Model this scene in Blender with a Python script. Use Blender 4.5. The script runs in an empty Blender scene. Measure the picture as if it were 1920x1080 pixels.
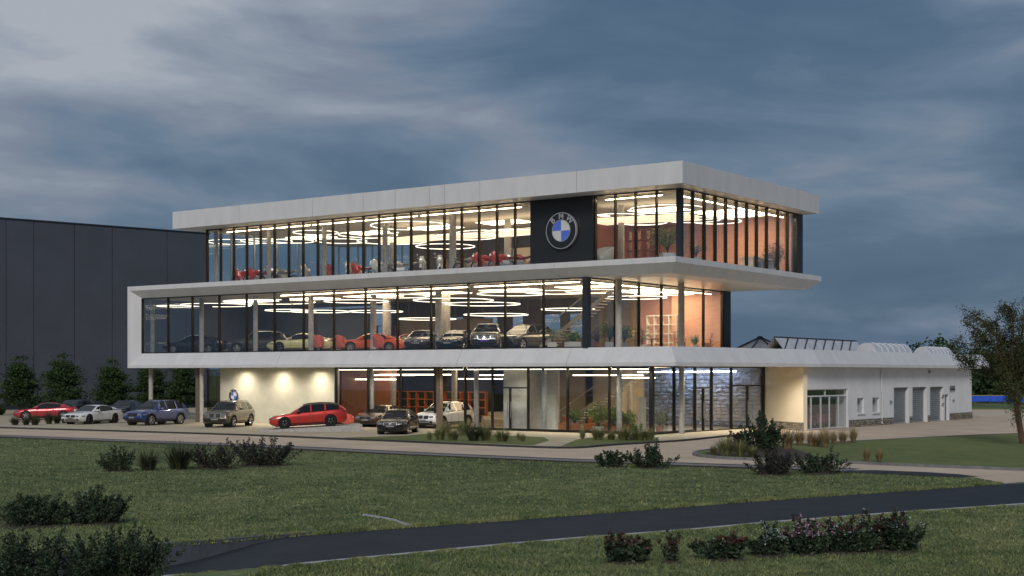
import bpy, bmesh, math, random
import numpy as np
from mathutils import Vector, Matrix
from mathutils.bvhtree import BVHTree
from mathutils.geometry import tessellate_polygon

random.seed(7)
RNG = np.random.default_rng(11)
SC = bpy.context.scene
COL = SC.collection
R = math.radians

# ------------------------------------------------------------------ camera
F, HZ, CH = 2633.0, 702.0, 3.64            # focal length and eye line (px of a 1920 wide frame), eye height in metres
cam_data = bpy.data.cameras.new('camera')
cam = bpy.data.objects.new('camera', cam_data)
COL.objects.link(cam)
cam.location = (0, 0, CH)
cam.rotation_euler = (R(90), 0, 0)
cam_data.sensor_width = 36.0
cam_data.lens = 36.0 * F / 1920.0
cam_data.shift_y = (HZ - 540.0) / 1920.0
cam_data.clip_start = 0.1
cam_data.clip_end = 9000
SC.camera = cam

# ------------------------------------------------------------------ world (dusk cloud deck)
SUN_AZ = math.atan2(-0.99, -0.12)           # the direction the light comes from, in plan
SUN_EL = R(33)
world = bpy.data.worlds.new('World')
SC.world = world
world.use_nodes = True
wn, wl = world.node_tree.nodes, world.node_tree.links
wn.clear()
def wnode(t, **kw):
    n = wn.new(t)
    for k, v in kw.items():
        setattr(n, k, v)
    return n
w_out = wnode('ShaderNodeOutputWorld')
w_bg = wnode('ShaderNodeBackground')
w_bg.inputs['Strength'].default_value = 0.092
sky = wnode('ShaderNodeTexSky', sky_type='NISHITA')
sky.sun_disc = False
sky.sun_elevation = SUN_EL
sky.sun_rotation = math.pi / 2 - SUN_AZ
sky.air_density = 1.4
sky.dust_density = 2.0
tc = wnode('ShaderNodeTexCoord')
sep = wnode('ShaderNodeSeparateXYZ')
wl.new(tc.outputs['Generated'], sep.inputs[0])
def wmath(op, a, b=None, clamp=False):
    n = wnode('ShaderNodeMath', operation=op)
    n.use_clamp = clamp
    for i, v in enumerate((a, b)):
        if v is None:
            continue
        if isinstance(v, (int, float)):
            n.inputs[i].default_value = v
        else:
            wl.new(v, n.inputs[i])
    return n.outputs[0]
comb = wnode('ShaderNodeCombineXYZ')            # flattened dome: clouds lie wider than they are high
wl.new(sep.outputs[0], comb.inputs[0])
wl.new(sep.outputs[1], comb.inputs[1])
wl.new(wmath('MULTIPLY', wmath('POWER', wmath('ABSOLUTE', sep.outputs[2]), 0.85), 2.1), comb.inputs[2])
def wnoise(scale, detail, rough, offs, sx=1.0, sy=1.0, dist=0.0):
    mp = wnode('ShaderNodeMapping')
    mp.inputs['Location'].default_value = offs
    mp.inputs['Scale'].default_value = (sx, sy, 1)
    mp.inputs['Rotation'].default_value = (0, 0, R(8))
    wl.new(comb.outputs[0], mp.inputs[0])
    n = wnode('ShaderNodeTexNoise')
    n.inputs['Scale'].default_value = scale
    n.inputs['Detail'].default_value = detail
    n.inputs['Roughness'].default_value = rough
    n.inputs['Distortion'].default_value = dist
    wl.new(mp.outputs[0], n.inputs['Vector'])
    return n.outputs[0]
n1 = wnoise(3.0, 5, 0.50, (6.1, 8.3, 3), 1.0, 1.0, 0.5)
n2 = wnoise(9.0, 6, 0.52, (9.1, 4.2, 2), 0.5, 1.0, 0.4)
dens = wmath('ADD', wmath('MULTIPLY', n1, 0.52), wmath('MULTIPLY', n2, 0.48))
dens = wmath('ADD', wmath('MULTIPLY', wmath('SUBTRACT', dens, 0.5), 1.25), 0.49)
# the cloud deck is paler and thinner high up on the side where the day still lingers
lift = wmath('MULTIPLY', wmath('MAXIMUM', wmath('SUBTRACT', 0.05, sep.outputs[0]), 0.0), wmath('MAXIMUM', wmath('SUBTRACT', sep.outputs[2], 0.075), 0.0))
lift = wmath('MINIMUM', wmath('MULTIPLY', lift, 4.8), 0.2)
dens = wmath('ADD', dens, lift)
ramp = wnode('ShaderNodeValToRGB')
cr = ramp.color_ramp
cr.elements[0].position = 0.34
cr.elements[0].color = (0.62, 1.12, 1.90, 1)
cr.elements[1].position = 0.76
cr.elements[1].color = (3.8, 4.1, 4.6, 1)
for p_, c_ in ((0.43, (0.76, 1.32, 2.10, 1)), (0.52, (1.22, 1.80, 2.66, 1)), (0.60, (1.95, 2.32, 3.05, 1)), (0.68, (2.75, 3.15, 3.85, 1))):
    e = cr.elements.new(p_)
    e.color = c_
wl.new(dens, ramp.inputs[0])
gmul = ramp
wmix = wnode('ShaderNodeMixRGB')
wmix.inputs[0].default_value = 0.95
wl.new(sky.outputs[0], wmix.inputs[1])
wl.new(gmul.outputs[0], wmix.inputs[2])
wl.new(wmix.outputs[0], w_bg.inputs['Color'])
wl.new(w_bg.outputs[0], w_out.inputs[0])

# ------------------------------------------------------------------ sun (veiled by cloud)
sun_data = bpy.data.lights.new('sun', 'SUN')
sun_data.energy = 1.5
sun_data.angle = R(18)
sun_data.color = (1.0, 0.95, 0.89)
sun = bpy.data.objects.new('sun', sun_data)
COL.objects.link(sun)
sun.location = (-40, -50, 60)
sdir = Vector((math.cos(SUN_AZ) * math.cos(SUN_EL), math.sin(SUN_AZ) * math.cos(SUN_EL), math.sin(SUN_EL)))
sun.rotation_euler = sdir.to_track_quat('Z', 'Y').to_euler()

# ------------------------------------------------------------------ view
vs = SC.view_settings
vs.view_transform = 'Standard'
vs.look = 'None'
vs.exposure = 0.15
vs.gamma = 1.0
vs.use_curve_mapping = False
cy = SC.cycles
cy.use_denoising = True
cy.max_bounces = 8
cy.diffuse_bounces = 3
cy.glossy_bounces = 3
cy.transmission_bounces = 4
cy.transparent_max_bounces = 24
cy.sample_clamp_indirect = 4.0
cy.caustics_reflective = False
cy.caustics_refractive = False

# ------------------------------------------------------------------ pixel helpers (only to turn measurements into places)
def gp(px, py, z=0.0):
    Y = (CH - z) * F / (py - HZ)
    return Vector(((px - 960.0) / F * Y, Y, z))
def at(px, py, Y):
    return Vector(((px - 960.0) / F * Y, Y, CH + (HZ - py) / F * Y))
# building frame: a runs along the long front towards the dark hall, b runs back along the short side
CX, CY = 9.72, 80.0
UX, UY = -0.8111, 0.5851
VX, VY = 0.5851, 0.8111
def W(a, b, z=0.0):
    return Vector((CX + a * UX + b * VX, CY + a * UY + b * VY, z))
def a_at(px, b):
    k = (px - 960.0) / F
    return (k * (CY + b * VY) - CX - b * VX) / (UX - k * UY)
def b_at(px, a):
    k = (px - 960.0) / F
    return (k * (CY + a * UY) - CX - a * UX) / (VX - k * VY)
def z_at(py, a, b):
    return CH + (HZ - py) / F * (CY + a * UY + b * VY)
BROT = math.atan2(-UY, -UX)                 # local x = -a, local y = b

# ------------------------------------------------------------------ materials
MATS = {}
def mat(name, col=(0.5, 0.5, 0.5), rough=0.6, metal=0.0, var=0.12, vscale=3.0, bump=0.0, bscale=40.0, coat=0.0,
        spec=0.5, emit=None, estr=0.0, island=0.0, stretch=None, col2=None, detail=5.0, sss=0.0):
    if name in MATS:
        return MATS[name]
    m = bpy.data.materials.new(name)
    m.use_nodes = True
    nt = m.node_tree
    N, Lk = nt.nodes, nt.links
    b = N['Principled BSDF']
    b.inputs['Roughness'].default_value = rough
    b.inputs['Metallic'].default_value = metal
    b.inputs['Specular IOR Level'].default_value = spec
    b.inputs['Coat Weight'].default_value = coat
    b.inputs['Coat Roughness'].default_value = 0.05
    t = N.new('ShaderNodeTexCoord')
    mp = N.new('ShaderNodeMapping')
    Lk.new(t.outputs['Object'], mp.inputs[0])
    if stretch:
        mp.inputs['Scale'].default_value = stretch
    nz = N.new('ShaderNodeTexNoise')
    nz.inputs['Scale'].default_value = vscale
    nz.inputs['Detail'].default_value = detail
    nz.inputs['Roughness'].default_value = 0.6
    Lk.new(mp.outputs[0], nz.inputs['Vector'])
    rp = N.new('ShaderNodeValToRGB')
    c = col
    d = col2 if col2 else tuple(x * (1 + var) for x in col)
    e = tuple(x * (1 - var) for x in col) if not col2 else col
    rp.color_ramp.elements[0].position = 0.32
    rp.color_ramp.elements[0].color = (*e, 1)
    rp.color_ramp.elements[1].position = 0.68
    rp.color_ramp.elements[1].color = (*d, 1)
    Lk.new(nz.outputs[0], rp.inputs[0])
    last = rp.outputs[0]
    if island:
        g = N.new('ShaderNodeNewGeometry')
        mr = N.new('ShaderNodeMapRange')
        mr.inputs[3].default_value = 1 - island
        mr.inputs[4].default_value = 1 + island
        Lk.new(g.outputs['Random Per Island'], mr.inputs[0])
        vm = N.new('ShaderNodeVectorMath')
        vm.operation = 'SCALE'
        Lk.new(last, vm.inputs[0])
        Lk.new(mr.outputs[0], vm.inputs['Scale'])
        last = vm.outputs[0]
    Lk.new(last, b.inputs['Base Color'])
    if bump:
        n2_ = N.new('ShaderNodeTexNoise')
        n2_.inputs['Scale'].default_value = bscale
        n2_.inputs['Detail'].default_value = 4
        Lk.new(mp.outputs[0], n2_.inputs['Vector'])
        bp = N.new('ShaderNodeBump')
        bp.inputs['Strength'].default_value = bump
        bp.inputs['Distance'].default_value = 0.05
        Lk.new(n2_.outputs[0], bp.inputs['Height'])
        Lk.new(bp.outputs[0], b.inputs['Normal'])
    if emit:
        b.inputs['Emission Color'].default_value = (*emit, 1)
        b.inputs['Emission Strength'].default_value = estr
    MATS[name] = m
    return m

def glass(name, tint=(0.92, 0.95, 0.96), refl=1.0, rough=0.0):
    if name in MATS:
        return MATS[name]
    m = bpy.data.materials.new(name)
    m.use_nodes = True
    nt = m.node_tree
    N, Lk = nt.nodes, nt.links
    N.clear()
    o = N.new('ShaderNodeOutputMaterial')
    tr = N.new('ShaderNodeBsdfTransparent')
    tr.inputs[0].default_value = (*tint, 1)
    gl = N.new('ShaderNodeBsdfGlossy')
    gl.inputs['Roughness'].default_value = rough
    gl.inputs['Color'].default_value = (0.95, 0.97, 1.0, 1)
    t = N.new('ShaderNodeTexCoord')
    nz = N.new('ShaderNodeTexNoise')
    nz.inputs['Scale'].default_value = 0.5
    Lk.new(t.outputs['Object'], nz.inputs['Vector'])
    bp = N.new('ShaderNodeBump')
    bp.inputs['Strength'].default_value = 0.02
    Lk.new(nz.outputs[0], bp.inputs['Height'])
    Lk.new(bp.outputs[0], gl.inputs['Normal'])
    lw = N.new('ShaderNodeLayerWeight')
    lw.inputs[0].default_value = 0.5
    pw = N.new('ShaderNodeMath')
    pw.operation = 'POWER'
    pw.inputs[1].default_value = 4.0
    Lk.new(lw.outputs['Facing'], pw.inputs[0])
    ml = N.new('ShaderNodeMath')
    ml.operation = 'MULTIPLY_ADD'
    ml.use_clamp = True
    ml.inputs[1].default_value = 0.9 * refl
    ml.inputs[2].default_value = 0.035 * refl
    Lk.new(pw.outputs[0], ml.inputs[0])
    mx = N.new('ShaderNodeMixShader')
    Lk.new(ml.outputs[0], mx.inputs[0])
    Lk.new(tr.outputs[0], mx.inputs[1])
    Lk.new(gl.outputs[0], mx.inputs[2])
    Lk.new(mx.outputs[0], o.inputs[0])
    MATS[name] = m
    return m

WARM = (1.0, 0.80, 0.55)
M_WHITE = mat('white_cladding', (0.62, 0.62, 0.635), 0.42, var=0.065, vscale=1.3, bump=0.02, bscale=3, stretch=(1, 1, 0.22))
M_SOFFIT = mat('soffit_panel', (0.70, 0.66, 0.60), 0.3, metal=0.3, var=0.05, vscale=0.6)
M_FRAME = mat('dark_bronze_frame', (0.018, 0.017, 0.016), 0.35, metal=0.3, var=0.15)
M_NAVY = mat('navy_metal_panel', (0.016, 0.021, 0.030), 0.5, var=0.12, vscale=0.8, bump=0.03, bscale=6)
M_PANE = glass('window_glass', (0.92, 0.94, 0.95), 1.35)
M_CLEAR = glass('clear_glass', (0.95, 0.97, 0.97), 0.8)
M_CONC = mat('column_concrete', (0.42, 0.40, 0.37), 0.75, var=0.18, vscale=5, bump=0.15, bscale=30)
M_PLASTER = mat('pale_plaster', (0.52, 0.50, 0.41), 0.8, var=0.09, vscale=1.3, bump=0.2, bscale=9)
M_CEIL = mat('ceiling_paint', (0.66, 0.62, 0.55), 0.8, var=0.05, vscale=0.8)
M_FLOOR = mat('interior_floor', (0.30, 0.27, 0.24), 0.25, var=0.1, vscale=2)
M_TAUPE = mat('taupe_wall', (0.20, 0.165, 0.125), 0.7, var=0.12, vscale=1.2)
M_BEIGE = mat('beige_wall', (0.48, 0.42, 0.34), 0.7, var=0.07, vscale=1.5)
M_TERRA = mat('terracotta_wall', (0.62, 0.32, 0.20), 0.55, var=0.12, vscale=1.0, stretch=(1, 1, 8))
M_WOOD = mat('reddish_wood', (0.19, 0.062, 0.032), 0.5, var=0.3, vscale=2.5, stretch=(6, 6, 0.6))
M_BLUEW = mat('slate_blue_wall', (0.055, 0.066, 0.10), 0.6, var=0.12, vscale=1.0)
M_LAMP = mat('lamp_diffuser', (0.9, 0.85, 0.75), 0.5, emit=(1.0, 0.86, 0.66), estr=2.6, var=0.02)
M_BAR = mat('bar_diffuser', (0.9, 0.85, 0.75), 0.5, emit=(1.0, 0.82, 0.58), estr=7.0, var=0.02)
M_PANELLAMP = mat('panel_diffuser', (0.9, 0.85, 0.75), 0.5, emit=(1.0, 0.76, 0.48), estr=6.5, var=0.02)
M_PANELG = mat('added_panel_diffuser', (0.9, 0.85, 0.75), 0.5, emit=(1.0, 0.74, 0.44), estr=10.0, var=0.02)
M_RAFT = mat('raft_skin', (0.9, 0.85, 0.75), 0.5, emit=(1.0, 0.76, 0.48), estr=1.2, var=0.02)
M_COOL = mat('cool_tube', (0.85, 0.9, 0.95), 0.5, emit=(0.66, 0.82, 1.0), estr=26.0, var=0.02)
M_SLOT = mat('slot_diffuser', (0.9, 0.85, 0.75), 0.5, emit=(1.0, 0.72, 0.42), estr=20.0, var=0.02)
M_SPOTLENS = mat('spot_lens', (0.9, 0.85, 0.75), 0.5, emit=(1.0, 0.86, 0.6), estr=14.0, var=0.02)
M_ASPHALT = mat('dark_asphalt', (0.014, 0.019, 0.026), 0.75, var=0.25, vscale=1.2, bump=0.3, bscale=25, col2=(0.026, 0.032, 0.040), spec=0.3, detail=9)
M_DRIVE = mat('worn_driveway', (0.44, 0.345, 0.255), 0.8, var=0.2, vscale=0.35, bump=0.2, bscale=20, col2=(0.56, 0.455, 0.345), detail=8)
M_FORE = mat('forecourt_paving', (0.38, 0.33, 0.235), 0.7, var=0.1, vscale=0.6, bump=0.15, bscale=14, col2=(0.47, 0.41, 0.30), detail=8)
M_KERB = mat('kerb_concrete', (0.17, 0.17, 0.175), 0.85, var=0.25, vscale=2.5, bump=0.3, bscale=25)
M_KERBD = mat('dark_kerb', (0.035, 0.036, 0.040), 0.85, var=0.3, vscale=2.5, bump=0.3, bscale=25)
M_PAINTLINE = mat('road_paint', (0.45, 0.46, 0.47), 0.7, var=0.25, vscale=4, col2=(0.3, 0.31, 0.32))
M_SOIL = mat('soil', (0.045, 0.035, 0.026), 0.95, var=0.3, vscale=6, bump=0.6, bscale=20)
M_BARK = mat('bark', (0.070, 0.048, 0.034), 0.9, var=0.3, vscale=8, bump=0.6, bscale=30, stretch=(1, 1, 0.3))
M_LEAFT = mat('hall_tree_leaf', (0.020, 0.042, 0.016), 0.55, var=0.3, vscale=1.2, island=0.5, col2=(0.040, 0.070, 0.022), spec=0.15)
M_LEAFD = mat('dark_shrub_leaf', (0.018, 0.036, 0.022), 0.5, var=0.3, vscale=2.0, island=0.6, col2=(0.044, 0.068, 0.034), spec=0.2)
M_LEAFP = mat('purplish_shrub_leaf', (0.026, 0.022, 0.024), 0.5, var=0.3, vscale=2.0, island=0.5, col2=(0.036, 0.044, 0.030), spec=0.2)
M_LEAFG = mat('fresh_leaf', (0.10, 0.15, 0.035), 0.5, var=0.3, vscale=3.0, island=0.45, col2=(0.17, 0.21, 0.06))
M_LEAFR = mat('red_leaf', (0.055, 0.030, 0.024), 0.5, var=0.3, vscale=3.0, island=0.5, col2=(0.095, 0.042, 0.034), spec=0.2)
M_LEAFO = mat('olive_tree_leaf', (0.036, 0.044, 0.018), 0.6, var=0.3, vscale=1.5, island=0.5, col2=(0.062, 0.066, 0.026), spec=0.2)
M_PINK = mat('pink_petal', (0.34, 0.22, 0.30), 0.6, var=0.2, island=0.3)
M_WPETAL = mat('pale_petal', (0.30, 0.36, 0.36), 0.6, var=0.2, island=0.3)
M_TUFTG = mat('green_grass_blade', (0.13, 0.145, 0.052), 0.6, var=0.3, vscale=3, island=0.4, col2=(0.25, 0.24, 0.10))
M_TUFTT = mat('tan_grass_blade', (0.21, 0.15, 0.072), 0.6, var=0.3, vscale=3, island=0.4, col2=(0.33, 0.245, 0.125))
M_TUFTD = mat('dark_grass_blade', (0.030, 0.042, 0.020), 0.6, var=0.3, vscale=3, island=0.4, col2=(0.055, 0.065, 0.028))
M_BLADE = mat('lawn_blade', (0.070, 0.108, 0.040), 0.7, var=0.3, vscale=0.9, island=0.5, col2=(0.225, 0.235, 0.105), spec=0.15, detail=7)
M_TYRE = mat('tyre_rubber', (0.012, 0.012, 0.013), 0.75, var=0.2)
M_RIM = mat('alloy_rim', (0.45, 0.44, 0.42), 0.3, metal=0.9, var=0.05)
M_RIMD = mat('dark_rim', (0.05, 0.05, 0.052), 0.35, metal=0.8, var=0.05)
M_CGLASS = mat('car_window', (0.010, 0.012, 0.015), 0.06, var=0.1, spec=0.4)
M_BLACKTRIM = mat('black_trim', (0.012, 0.012, 0.014), 0.4, var=0.15)
M_CHROME = mat('chrome', (0.50, 0.49, 0.47), 0.25, metal=1.0, var=0.03)
M_HEAD = mat('headlamp_lens', (0.16, 0.17, 0.19), 0.12, var=0.1, spec=0.6)
M_TAIL = mat('tail_lamp', (0.22, 0.012, 0.010), 0.15, var=0.1, spec=0.7)
M_PLATE = mat('number_plate', (0.26, 0.26, 0.25), 0.4, var=0.05)
M_PPLATE = mat('violet_plate', (0.20, 0.06, 0.55), 0.4, var=0.05)
M_STEEL = mat('steel', (0.40, 0.41, 0.42), 0.35, metal=0.8, var=0.08)
M_ORANGE = mat('orange_powder_coat', (0.42, 0.105, 0.035), 0.45, var=0.08)
M_REDF = mat('coral_fabric', (0.56, 0.13, 0.09), 0.8, var=0.1, vscale=8)
M_OWOOD = mat('orange_wood', (0.40, 0.135, 0.045), 0.45, var=0.2, vscale=4, stretch=(1, 6, 6))
M_WPOT = mat('white_pot', (0.62, 0.60, 0.56), 0.6, var=0.06)
M_TERPOT = mat('terracotta_pot', (0.36, 0.13, 0.055), 0.7, var=0.15)

# ------------------------------------------------------------------ mesh toolkit
class MB:
    def __init__(s):
        s.v, s.f = [], []
    def add(s, verts, faces):
        o = len(s.v)
        s.v += [tuple(p) for p in verts]
        s.f += [tuple(i + o for i in f) for f in faces]
        return s
    def box(s, x0, x1, y0, y1, z0, z1):
        x0, x1 = min(x0, x1), max(x0, x1)
        y0, y1 = min(y0, y1), max(y0, y1)
        z0, z1 = min(z0, z1), max(z0, z1)
        return s.add([(x0, y0, z0), (x1, y0, z0), (x1, y1, z0), (x0, y1, z0), (x0, y0, z1), (x1, y0, z1), (x1, y1, z1), (x0, y1, z1)],
                     [(0, 3, 2, 1), (4, 5, 6, 7), (0, 1, 5, 4), (1, 2, 6, 5), (2, 3, 7, 6), (3, 0, 4, 7)])
    def prism(s, poly, z0, z1):
        n = len(poly)
        ar = sum(poly[i][0] * poly[(i + 1) % n][1] - poly[(i + 1) % n][0] * poly[i][1] for i in range(n))
        if ar < 0:
            poly = poly[::-1]
        vs_ = [(p[0], p[1], z0) for p in poly] + [(p[0], p[1], z1) for p in poly]
        fs = [tuple(range(n - 1, -1, -1)), tuple(range(n, 2 * n))]
        fs += [(i, (i + 1) % n, n + (i + 1) % n, n + i) for i in range(n)]
        return s.add(vs_, fs)
    def loft(s, rings, cap=True, closed=True):
        n = len(rings[0])
        vs_ = [p for r_ in rings for p in r_]
        fs = []
        for k in range(len(rings) - 1):
            for i in range(n if closed else n - 1):
                j = (i + 1) % n
                fs.append((k * n + i, k * n + j, (k + 1) * n + j, (k + 1) * n + i))
        if cap:
            fs.append(tuple(range(n - 1, -1, -1)))
            o = (len(rings) - 1) * n
            fs.append(tuple(range(o, o + n)))
        return s.add(vs_, fs)
    def tube(s, pts, r, n=6, cap=True):
        pts = [Vector(p) for p in pts]
        rr = r if isinstance(r, (list, tuple)) else [r] * len(pts)
        rings = []
        for i, p in enumerate(pts):
            d = (pts[min(i + 1, len(pts) - 1)] - pts[max(i - 1, 0)])
            if d.length < 1e-9:
                d = Vector((0, 0, 1))
            d.normalize()
            up = Vector((0, 0, 1)) if abs(d.z) < 0.95 else Vector((1, 0, 0))
            x = d.cross(up).normalized()
            y = x.cross(d).normalized()
            rings.append([p + (x * math.cos(2 * math.pi * k / n) + y * math.sin(2 * math.pi * k / n)) * rr[i] for k in range(n)])
        return s.loft(rings, cap)
    def lathe(s, prof, n=16, axis='z', c=(0, 0, 0), cap=False):
        rings = []
        for r_, h in prof:
            ring = []
            for k in range(n):
                a = 2 * math.pi * k / n
                if axis == 'z':
                    ring.append((c[0] + r_ * math.cos(a), c[1] + r_ * math.sin(a), c[2] + h))
                elif axis == 'y':
                    ring.append((c[0] + r_ * math.sin(a), c[1] + h, c[2] + r_ * math.cos(a)))
                else:
                    ring.append((c[0] + h, c[1] + r_ * math.cos(a), c[2] + r_ * math.sin(a)))
            rings.append(ring)
        return s.loft(rings, cap)
    def mesh(s, name):
        m = bpy.data.meshes.new(name)
        m.from_pydata([tuple(p) for p in s.v], [], s.f)
        m.update()
        return m
    def build(s, name, material, parent=None, smooth=False, fix=False, loc=None, rotz=None):
        m = s.mesh(name)
        if fix:
            bm = bmesh.new()
            bm.from_mesh(m)
            bmesh.ops.recalc_face_normals(bm, faces=bm.faces)
            bm.to_mesh(m)
            bm.free()
        return put(name, m, material, parent, smooth, loc, rotz)

def put(name, me, material, parent=None, smooth=False, loc=None, rotz=None):
    if smooth:
        me.polygons.foreach_set('use_smooth', [True] * len(me.polygons))
        if smooth is not True:
            me.set_sharp_from_angle(angle=R(smooth))
    if material is not None and len(me.materials) == 0:
        me.materials.append(material)
    o = bpy.data.objects.new(name, me)
    COL.objects.link(o)
    if parent is not None:
        o.parent = parent
    if loc is not None:
        o.location = loc
    if rotz is not None:
        o.rotation_euler = (0, 0, rotz)
    return o

LABELS = {}
def tag(o, label=None, cat=None, group=None, kind=None):
    if label:
        LABELS.setdefault(label, []).append(o.name)
        o['label'] = label
    if cat:
        o['category'] = cat
    if group:
        o['group'] = group
    if kind:
        o['kind'] = kind
    return o
def empty(name, loc=(0, 0, 0), rotz=0.0):
    o = bpy.data.objects.new(name, None)
    o.empty_display_size = 0.3
    COL.objects.link(o)
    o.location = loc
    o.rotation_euler = (0, 0, rotz)
    return o
def thing(name, label, cat, loc=(0, 0, 0), rotz=0.0, group=None):
    return tag(empty(name, loc, rotz), label, cat, group)
def copy_tree(o, parent=None):
    c = o.copy()
    COL.objects.link(c)
    c.parent = parent
    for ch in list(o.children):
        copy_tree(ch, c)
    return c
ORD = ['first', 'second', 'third', 'fourth', 'fifth', 'sixth', 'seventh', 'eighth', 'ninth', 'tenth', 'eleventh', 'twelfth', 'thirteenth', 'fourteenth',
       'fifteenth', 'sixteenth', 'seventeenth', 'eighteenth', 'nineteenth', 'twentieth', 'twenty-first', 'twenty-second', 'twenty-third', 'twenty-fourth']

def sheet(name, pts, z, material, kind='structure', label=None):
    """a flat polygon on the ground, points in world xy (z may differ per point)"""
    P = [Vector((p[0], p[1], (p[2] if z is None else z))) for p in pts]
    tris = tessellate_polygon([[Vector((p.x, p.y, 0)) for p in P]])
    m = MB()
    m.add(P, [tuple(t) for t in tris])
    me = m.mesh(name)
    bm = bmesh.new()
    bm.from_mesh(me)
    bmesh.ops.recalc_face_normals(bm, faces=bm.faces)
    if sum(f.normal.z for f in bm.faces) < 0:
        bmesh.ops.reverse_faces(bm, faces=bm.faces)
    bm.to_mesh(me)
    bm.free()
    o = put(name, me, material)
    tag(o, label, None, None, kind)
    return o

def smooth_line(pts, n=8):
    """Catmull-Rom through points"""
    P = [Vector((p[0], p[1], 0)) for p in pts]
    out = []
    for i in range(len(P) - 1):
        p0, p1, p2, p3 = P[max(i - 1, 0)], P[i], P[i + 1], P[min(i + 2, len(P) - 1)]
        for k in range(n):
            t = k / n
            out.append(0.5 * ((2 * p1) + (-p0 + p2) * t + (2 * p0 - 5 * p1 + 4 * p2 - p3) * t * t + (-p0 + 3 * p1 - 3 * p2 + p3) * t ** 3))
    out.append(P[-1])
    return out

def strip(name, line, w0, w1, z0, z1, material, parent=None, zs=None):
    """a solid strip along a ground line between side offsets w0 and w1"""
    rings = []
    for i, p in enumerate(line):
        d = (line[min(i + 1, len(line) - 1)] - line[max(i - 1, 0)]).normalized()
        nrm = Vector((-d.y, d.x, 0))
        dz = zs[i] if zs else 0.0
        a, b = p + nrm * w0, p + nrm * w1
        rings.append([(a.x, a.y, z0 + dz), (b.x, b.y, z0 + dz), (b.x, b.y, z1 + dz), (a.x, a.y, z1 + dz)])
    return MB().loft(rings).build(name, material, parent, fix=True)
# ================================================================== GROUND
def lawn_material(name, c0, c1, c2):
    m = bpy.data.materials.new(name)
    m.use_nodes = True
    N, Lk = m.node_tree.nodes, m.node_tree.links
    b = N['Principled BSDF']
    b.inputs['Roughness'].default_value = 0.9
    b.inputs['Specular IOR Level'].default_value = 0.15
    t = N.new('ShaderNodeTexCoord')
    def nz(scale, detail, dist=0.0):
        n = N.new('ShaderNodeTexNoise')
        n.inputs['Scale'].default_value = scale
        n.inputs['Detail'].default_value = detail
        n.inputs['Roughness'].default_value = 0.65
        n.inputs['Distortion'].default_value = dist
        Lk.new(t.outputs['Object'], n.inputs['Vector'])
        return n.outputs[0]
    a, c, d = nz(0.10, 7, 0.8), nz(1.0, 9), nz(9, 6)
    mx = N.new('ShaderNodeMath'); mx.operation = 'MULTIPLY_ADD'
    Lk.new(c, mx.inputs[0]); mx.inputs[1].default_value = 0.55
    m2 = N.new('ShaderNodeMath'); m2.operation = 'MULTIPLY_ADD'
    Lk.new(d, m2.inputs[0]); m2.inputs[1].default_value = 0.30; m2.inputs[2].default_value = -0.20
    m3 = N.new('ShaderNodeMath'); m3.operation = 'MULTIPLY_ADD'
    Lk.new(a, m3.inputs[0]); m3.inputs[1].default_value = 0.55
    Lk.new(m2.outputs[0], m3.inputs[2])
    Lk.new(m3.outputs[0], mx.inputs[2])
    rp = N.new('ShaderNodeValToRGB')
    rp.color_ramp.elements[0].position = 0.36
    rp.color_ramp.elements[0].color = (*c0, 1)
    rp.color_ramp.elements[1].position = 0.72
    rp.color_ramp.elements[1].color = (*c2, 1)
    e = rp.color_ramp.elements.new(0.54)
    e.color = (*c1, 1)
    Lk.new(mx.outputs[0], rp.inputs[0])
    Lk.new(rp.outputs[0], b.inputs['Base Color'])
    bp = N.new('ShaderNodeBump')
    bp.inputs['Strength'].default_value = 0.9
    bp.inputs['Distance'].default_value = 0.12
    Lk.new(mx.outputs[0], bp.inputs['Height'])
    Lk.new(bp.outputs[0], b.inputs['Normal'])
    MATS[name] = m
    return m
M_LAWN = lawn_material('mown_lawn', (0.042, 0.072, 0.032), (0.125, 0.162, 0.074), (0.30, 0.29, 0.145))
M_LAWN2 = lawn_material('fine_lawn', (0.098, 0.128, 0.048), (0.145, 0.172, 0.066), (0.20, 0.205, 0.088))

def interp(x, tab):
    for (x0, y0), (x1, y1) in zip(tab, tab[1:]):
        if x <= x1:
            return y0 + (y1 - y0) * (x - x0) / (x1 - x0)
    return tab[-1][1]
ROAD_UP = [(-900, 1118), (-300, 1072), (0, 1049), (320, 1023), (480, 1010), (720, 992), (960, 975), (1230, 954), (1440, 938), (1700, 920), (1885, 907), (2200, 890), (2800, 866), (4200, 830)]
ROAD_DN = [(-900, 1200), (-300, 1140), (0, 1110), (300, 1082), (480, 1066), (720, 1043), (960, 1020), (1100, 1008), (1300, 993), (1440, 980), (1700, 960), (1920, 945), (2200, 926), (2800, 894), (4200, 842)]
def zroad(x):
    t = min(max((560 - x) / 260.0, 0), 1)
    return -0.42 * t * t * (3 - 2 * t)
xs = [-900, -600, -300, -150, 0, 100, 200, 260, 320, 370, 420, 480, 530, 580, 650, 720, 840, 960, 1100, 1230, 1330, 1440, 1570, 1700, 1800, 1885, 1960, 2200, 2500, 2800, 3400, 4200]
up_w = [gp(x, interp(x, ROAD_UP), 0.0) for x in xs]
dn_w = [gp(x, interp(x, ROAD_DN), zroad(x)) for x in xs]

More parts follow.
